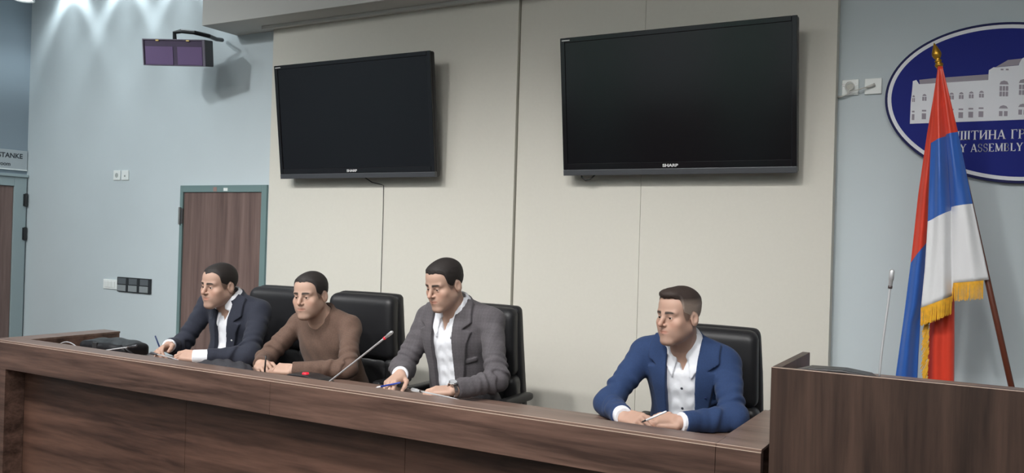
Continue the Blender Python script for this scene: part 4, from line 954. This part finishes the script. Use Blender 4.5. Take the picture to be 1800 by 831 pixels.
        def front(fn, sx_, su_):
            ts = np.linspace(.30, .02, 220); P = (Pv[None] + (np.stack([np.full(220, sx_), ts, np.full(220, su_ * k)], 1) @ F.T)).astype(f32)
            d = fn(P); i = int(np.argmax(d < 0)); return P[i]
        if m.get('buttons'):
            for su_ in m['buttons']:
                p = front(shirt, ox + .004, su_); b_ = MB().lathe([(.0058, 0), (.0058, .002), (.004, .003)], n=12).build('button', m['buttoncol'], o)
                b_.location = Vector(p) - Vector(org); b_.rotation_euler = Vector(fa).to_track_quat('Z', 'Y').to_euler()
        if m.get('pin'):
            p = front(jacket, ox + op + lap * .5, m['pin'][0]); b_ = MB().lathe([(.006, 0), (.006, .002), (.003, .003)], n=10).build('lapel_pin', m['pin'][1], o); b_.location = Vector(p) - Vector(org); b_.rotation_euler = Vector(fa).to_track_quat('Z', 'Y').to_euler()
    else:
        def sweater(P):
            d, T = torso(P, .013)
            for a in arms: d = smin(d, arm(P, a, .056, .050, .038, -.004, .0070), .022)
            d = d + .0030 * np.sin(T[:, 2] * 34 + 4 * np.sin(T[:, 0] * 14)) * np.sin(T[:, 0] * 30 + T[:, 2] * 9)
            d = smax(d, -rc(P, N - V3(ax_n) * .03, nk1, .062, .074), .006)
            q = neck_loc(P); hh_ = q[:, 2] - np.interp(q[:, 1], [-.08, .08], [.020, -.002]); rad = np.sqrt(q[:, 0] ** 2 + q[:, 1] ** 2)
            d = smin(d, np.sqrt((rad - .0730) ** 2 + np.maximum(np.abs(hh_) - .009, 0) ** 2) - .006, .008)
            for a in arms:
                S_, E_, W_ = a; dv = V3(unit(W_ - E_)); d = np.minimum(d, np.maximum(rc(P, W_ - dv * .05, W_ + dv * .05, .0405, .039), np.maximum((P - W_) @ dv - .004, -(P - W_) @ dv - .05)))
            return keep_desk(np.maximum(d, Pv[2] - .11 - P[:, 2]), P)
        sdf_mesh('sweater', sweater, *bounds, m['cloth'], o, org)
    tag(o, m['label'], 'person', 'men seated at the desk'); return o

def cloth_mat(name, col, check=None, scale=700, amt=.12):
    m = mat(name, col, .88, var=(scale / 4, amt, 3), bump=(scale, .25, .0008), sheen=.06)
    if check:
        nt = m.node_tree; b = nt.nodes['Principled BSDF']; src = b.inputs['Base Color'].links[0].from_socket
        tc = nt.nodes.new('ShaderNodeTexCoord'); sx = nt.nodes.new('ShaderNodeSeparateXYZ'); nt.links.new(tc.outputs['Object'], sx.inputs[0]); tot = None
        for ch, fr, amp in ((0, 105, .05), (2, 90, .05), (0, 420, .035), (2, 400, .035)):
            a_ = nt.nodes.new('ShaderNodeMath'); a_.operation = 'MULTIPLY'; a_.inputs[1].default_value = fr; nt.links.new(sx.outputs[ch], a_.inputs[0])
            s_ = nt.nodes.new('ShaderNodeMath'); s_.operation = 'SINE'; nt.links.new(a_.outputs[0], s_.inputs[0])
            p_ = nt.nodes.new('ShaderNodeMath'); p_.operation = 'MULTIPLY_ADD'; p_.inputs[1].default_value = amp; p_.inputs[2].default_value = 1.0 if tot is None else 0
            nt.links.new(s_.outputs[0], p_.inputs[0])
            if tot is None: tot = p_.outputs[0]
            else:
                q_ = nt.nodes.new('ShaderNodeMath'); q_.operation = 'ADD'; nt.links.new(tot, q_.inputs[0]); nt.links.new(p_.outputs[0], q_.inputs[1]); tot = q_.outputs[0]
        v_ = nt.nodes.new('ShaderNodeVectorMath'); v_.operation = 'SCALE'; nt.links.new(src, v_.inputs[0]); nt.links.new(tot, v_.inputs['Scale']); nt.links.new(v_.outputs[0], b.inputs['Base Color'])
    return m
C_navy = cloth_mat('navy_wool', srgb(34, 38, 52)); C_brown = cloth_mat('brown_knit', srgb(98, 76, 65), scale=500); C_grey = cloth_mat('grey_check', srgb(83, 79, 83), check=True); C_blue = cloth_mat('blue_wool', srgb(32, 55, 95))
curlg = lambda a, b, c: [(a, b, c), (a + 4, b + 3, c), (a + 8, b + 5, c), (a + 12, b + 8, c)]
DARKH = (.014, .010, .009)
person(dict(label='man in a navy jacket and white shirt writing at the far left', outfit='jacket', cloth=C_navy,
    head=(-3.945, 3.52, 1.383), rot=(-2, 6, 2), hscale=1.05, face=dict(jaw=1.04, fat=.004, front=.082, temple=.058, thick=.0055, side=.0025, smile=.004), hair=DARKH, skin=(.47, .30, .23), stubble=.3,
    neck=(-3.94, 3.595, 1.292), neckfat=.006, pelvis=(-3.955, 3.80, .775), belly=.034, shR=(-4.145, 3.625, 1.260), elR=(-4.18, 3.45, 1.012), wrR=(-4.115, 3.315, 1.035), shL=(-3.75, 3.655, 1.232), elL=(-3.63, 3.46, 1.008), wrL=(-3.83, 3.29, 1.002),
    handR=dict(f=(.35, -.90, -.12), n=(-.55, -.2, .80), s=1.08, curl=curlg(30, 42, 30), thumb=((.6, .75, -.3), (.1, .95, -.3), (-.2, .95, -.3))), handL=dict(f=(-.93, -.36, .05), n=(.05, -.5, .87), s=1.1, curl=curlg(22, 34, 25), thumb=((.6, .75, -.3), (.1, .95, -.3), (-.2, .95, -.3))),
    cuff=(-.012, .020), sleeve=(.0, .034), open=.042, openx=-.005, lapel=.075, pin=(.36, M_silver)))
person(dict(label='man in a brown crew-neck sweater holding a pen', outfit='sweater', cloth=C_brown,
    head=(-3.235, 3.515, 1.367), rot=(8, 6, -2), hscale=1.02, face=dict(jaw=1.0, fat=.002, front=.080, temple=.055, thick=.0075, side=.0030, widow=.004, eye=.0032), hair=(.018, .014, .013), skin=(.49, .32, .245), stubble=.3,
    neck=(-3.235, 3.61, 1.252), neckfat=.004, pelvis=(-3.235, 3.82, .765), belly=.006, shR=(-3.42, 3.635, 1.198), elR=(-3.505, 3.47, 1.008), wrR=(-3.385, 3.31, 1.002), shL=(-3.065, 3.645, 1.198), elL=(-2.925, 3.47, 1.006), wrL=(-3.13, 3.285, 1.002),
    handR=dict(f=(.80, -.58, 0), n=(-.2, -.4, .9), curl=curlg(40, 55, 35), thumb=((.6, .75, -.3), (.1, .95, -.3), (-.2, .95, -.3))), handL=dict(f=(-.94, -.30, 0), n=(0, -.5, .87), curl=curlg(42, 60, 40), thumb=((.6, .75, -.3), (.1, .95, -.3), (-.2, .95, -.3)))))
person(dict(label='man in a grey checked blazer reading a paper at the desk', outfit='jacket', cloth=C_grey,
    head=(-2.368, 3.515, 1.470), rot=(-12, 17, 0), hscale=1.0, face=dict(jaw=.98, fat=.001, front=.078, temple=.060, thick=.0095, side=.0035, widow=.004, eye=.0022, nose=1.02), hair=DARKH, skin=(.49, .315, .24), stubble=.15,
    neck=(-2.364, 3.612, 1.355), pelvis=(-2.375, 3.80, .785), shR=(-2.55, 3.645, 1.285), elR=(-2.60, 3.50, 1.03), wrR=(-2.475, 3.315, 1.040), shL=(-2.182, 3.66, 1.292), elL=(-2.045, 3.49, 1.035), wrL=(-2.145, 3.28, 1.008),
    handR=dict(f=(.10, -.93, -.30), n=(-.15, -.25, .95), curl=curlg(28, 38, 25), thumb=((.7, .62, -.3), (.2, .93, -.3), (-.1, .95, -.3))), handL=dict(f=(-.90, -.38, -.08), n=(0, -.25, .97), curl=curlg(18, 28, 18)),
    cuff=(-.014, -.045), open=.058, openx=-.012, lapel=.088))
person(dict(label='man in a blue blazer and open white shirt sitting beside the lectern', outfit='jacket', cloth=C_blue,
    head=(-1.178, 3.52, 1.397), rot=(-25, 3, 0), hscale=.98, face=dict(jaw=1.0, fat=.002, front=.084, temple=.072, thick=.011, side=.0015, quiff=True, widow=.004, eye=.003, nose=1.03), hair=(.032, .020, .016), hairside=(.30, .235, .195), skin=(.47, .295, .225), stubble=.3,
    neck=(-1.187, 3.608, 1.278), pelvis=(-1.185, 3.81, .775), shR=(-1.37, 3.635, 1.212), elR=(-1.455, 3.44, 1.008), wrR=(-1.318, 3.27, .998), shL=(-1.012, 3.65, 1.20), elL=(-.925, 3.475, 1.002), wrL=(-1.085, 3.295, .998),
    handR=dict(f=(.93, -.36, 0), n=(-.1, -.45, .88), curl=curlg(38, 52, 35), thumb=((.6, .75, -.3), (.1, .95, -.3), (-.2, .95, -.3))), handL=dict(f=(-.95, -.25, 0), n=(.05, -.5, .86), curl=curlg(42, 58, 35), thumb=((.6, .75, -.1), (.1, .95, -.2), (-.2, .95, -.3))),
    cuff=(.0, -.012), sleeve=(.006, .0), open=.062, openx=-.006, lapel=.09, buttons=(.375, .285, .195), buttoncol=mat('shirt_button', srgb(70, 74, 84), .4), pin=(.35, mat('dark_pin', srgb(28, 44, 86), .6))))

# ------------------------------------------------------------------ things on the desk
M_dark = mat('dark_cloth', srgb(44, 44, 50), .8, bump=(40, .4, .006)); M_bag = mat('bag_leather', srgb(26, 25, 28), .42, bump=(80, .2, .002))
def pen(a, b, m1, m2, label):
    a, b = Vector(a), Vector(b); o = empty('pen', a); d_ = (b - a); u_ = d_.normalized()
    MB().tube([Vector((0, 0, 0)), u_ * .004, d_ * .80], [.003, .0042, .0042], 10).build('barrel', m1, o, sm=True)
    MB().tube([d_ * .80, d_ * .93, d_], [.0040, .0032, .0008], 10).build('tip', m2, o, sm=True)
    tag(o, label, 'pen', 'pens held over the desk')
M_bpen = mat('pen_blue', srgb(36, 62, 150), .35); M_wpen = mat('pen_white', srgb(230, 230, 234), .35); M_kpen = mat('pen_black', srgb(22, 22, 26), .35)
pen((-4.130, 3.235, 1.098), (-4.062, 3.235, .995), mat('pen_navy', srgb(30, 52, 96), .35), M_kpen, 'dark blue pen in the hand of the man in the navy jacket')
pen((-3.272, 3.235, 1.066), (-3.243, 3.20, .962), M_kpen, M_metal, 'black pen held by the man in the brown sweater')
pen((-2.395, 3.215, 1.024), (-2.515, 3.185, .992), M_bpen, M_wpen, 'blue pen in the hand of the man in the grey blazer')
pen((-1.122, 3.235, 1.046), (-1.215, 3.205, .996), M_wpen, M_kpen, 'white pen held between the hands of the man in the blue blazer')
sh_ = empty('paper_sheet', (-2.34, 3.20, WZ))
pm = MB(); n_ = 8
vs = []; fs = []
for i in range(n_ + 1):
    for j in range(2):
        vs.append((-.15 + .30 * i / n_, -.105 + .21 * j, .0012 + .012 * math.sin(math.pi * i / n_) * (1 - j)))
for i in range(n_): fs.append((i * 2, i * 2 + 2, i * 2 + 3, i * 2 + 1))
pm.add(vs, fs); po = pm.build('sheet', mat('paper_white', srgb(238, 238, 238), .7), sh_); md = po.modifiers.new('thickness', 'SOLIDIFY'); md.thickness = .0006
sh_.rotation_euler.z = .05; tag(sh_, 'white sheet of paper under the hands of the man in the grey blazer', 'paper')
# crumpled garment
def bundle(P):
    d = ell(P, (-3.515, 3.125, .975), (.14, .07, .058)); d = smin(d, ell(P, (-3.37, 3.12, .978), (.125, .065, .062)), .05)
    return np.maximum(d + .008 * np.sin(P[:, 0] * 55 + 3 * np.sin(P[:, 1] * 30)) * np.sin(P[:, 1] * 40 + P[:, 0] * 18) , WZ + .001 - P[:, 2])
o = empty('folded_garment', (-3.45, 3.12, WZ)); sdf_mesh('cloth', bundle, ar(-3.75, -3.18, .006), ar(3.02, 3.24, .006), ar(.94, 1.08, .006), M_dark, o, tuple(o.location))
tag(o, 'crumpled dark grey garment lying on the desk by the navy jacket sleeve', 'garment')
# soft black bag behind the lying microphone
def bagf(P):
    d = rbox(P, (-4.56, 3.29, .985), (.21, .095, .042), .03); d = smin(d, ell(P, (-4.55, 3.31, 1.005), (.17, .07, .036)), .03)
    return np.maximum(d + .003 * np.sin(P[:, 0] * 40 + P[:, 1] * 30), WZ + .001 - P[:, 2])
o = empty('black_bag', (-4.56, 3.29, WZ)); sdf_mesh('bag_body', bagf, ar(-4.82, -4.30, .007), ar(3.16, 3.42, .007), ar(.94, 1.07, .007), M_bag, o, tuple(o.location))
MB().tube([p - Vector(o.location) for p in bez([(-4.40, 3.22, 1.02), (-4.36, 3.20, 1.03), (-4.33, 3.21, .99), (-4.31, 3.25, .965)])], .007, 8).build('strap', M_bag, o, sm=True)
MB().box(-.07, -.03, -.098, -.085, .0, .07).build('flap_band', M_leath2, o, bevel=.004)
tag(o, 'soft black bag lying at the left end of the worktop', 'bag')
# wrist watch of the man in the grey blazer (worn, so a part of him)
pw = [q for q in bpy.data.objects if q.name.startswith('person') and 'grey checked' in q.get('label', '')][0]
W_ = Vector((-2.145, 3.28, 1.008)); E_ = Vector((-2.045, 3.49, 1.035)); dv = (W_ - E_).normalized(); c_ = W_ + dv * .006 - Vector(pw.location)
n1 = Vector((.15, -.35, .9)); n1 = (n1 - dv * n1.dot(dv)).normalized(); n2 = dv.cross(n1)
wt = MB(); NS = 28
for i in range(NS):
    a0, a1 = 2 * math.pi * i / NS, 2 * math.pi * (i + .86) / NS
    vs = []
    for a in (a0, a1):
        for r_ in (.0325, .0365):
            for w_ in (-.009, .009): vs.append(c_ + (n1 * math.cos(a) + n2 * math.sin(a)) * r_ + dv * w_)
    wt.add(vs, [(0, 1, 3, 2), (4, 6, 7, 5), (0, 4, 5, 1), (2, 3, 7, 6), (0, 2, 6, 4), (1, 5, 7, 3)])
band = wt.build('watch_band', mat('watch_steel', srgb(200, 200, 202), .25, metal=1), pw); band['label'] = 'steel wrist watch'; band['kind'] = 'stuff'
wc = MB().lathe([(.020, .0), (.021, .004), (.020, .009), (.017, .010)], n=28).build('watch_case', MATS['watch_steel'], band, sm=True)
wc.location = c_ + n1 * .0355; wc.rotation_euler = n1.to_track_quat('Z', 'Y').to_euler()
wd = MB().lathe([(.0165, .0095), (.0165, .0105)], n=28).build('watch_dial', mat('watch_dial', srgb(170, 172, 176), .25), band); wd.location = wc.location; wd.rotation_euler = wc.rotation_euler
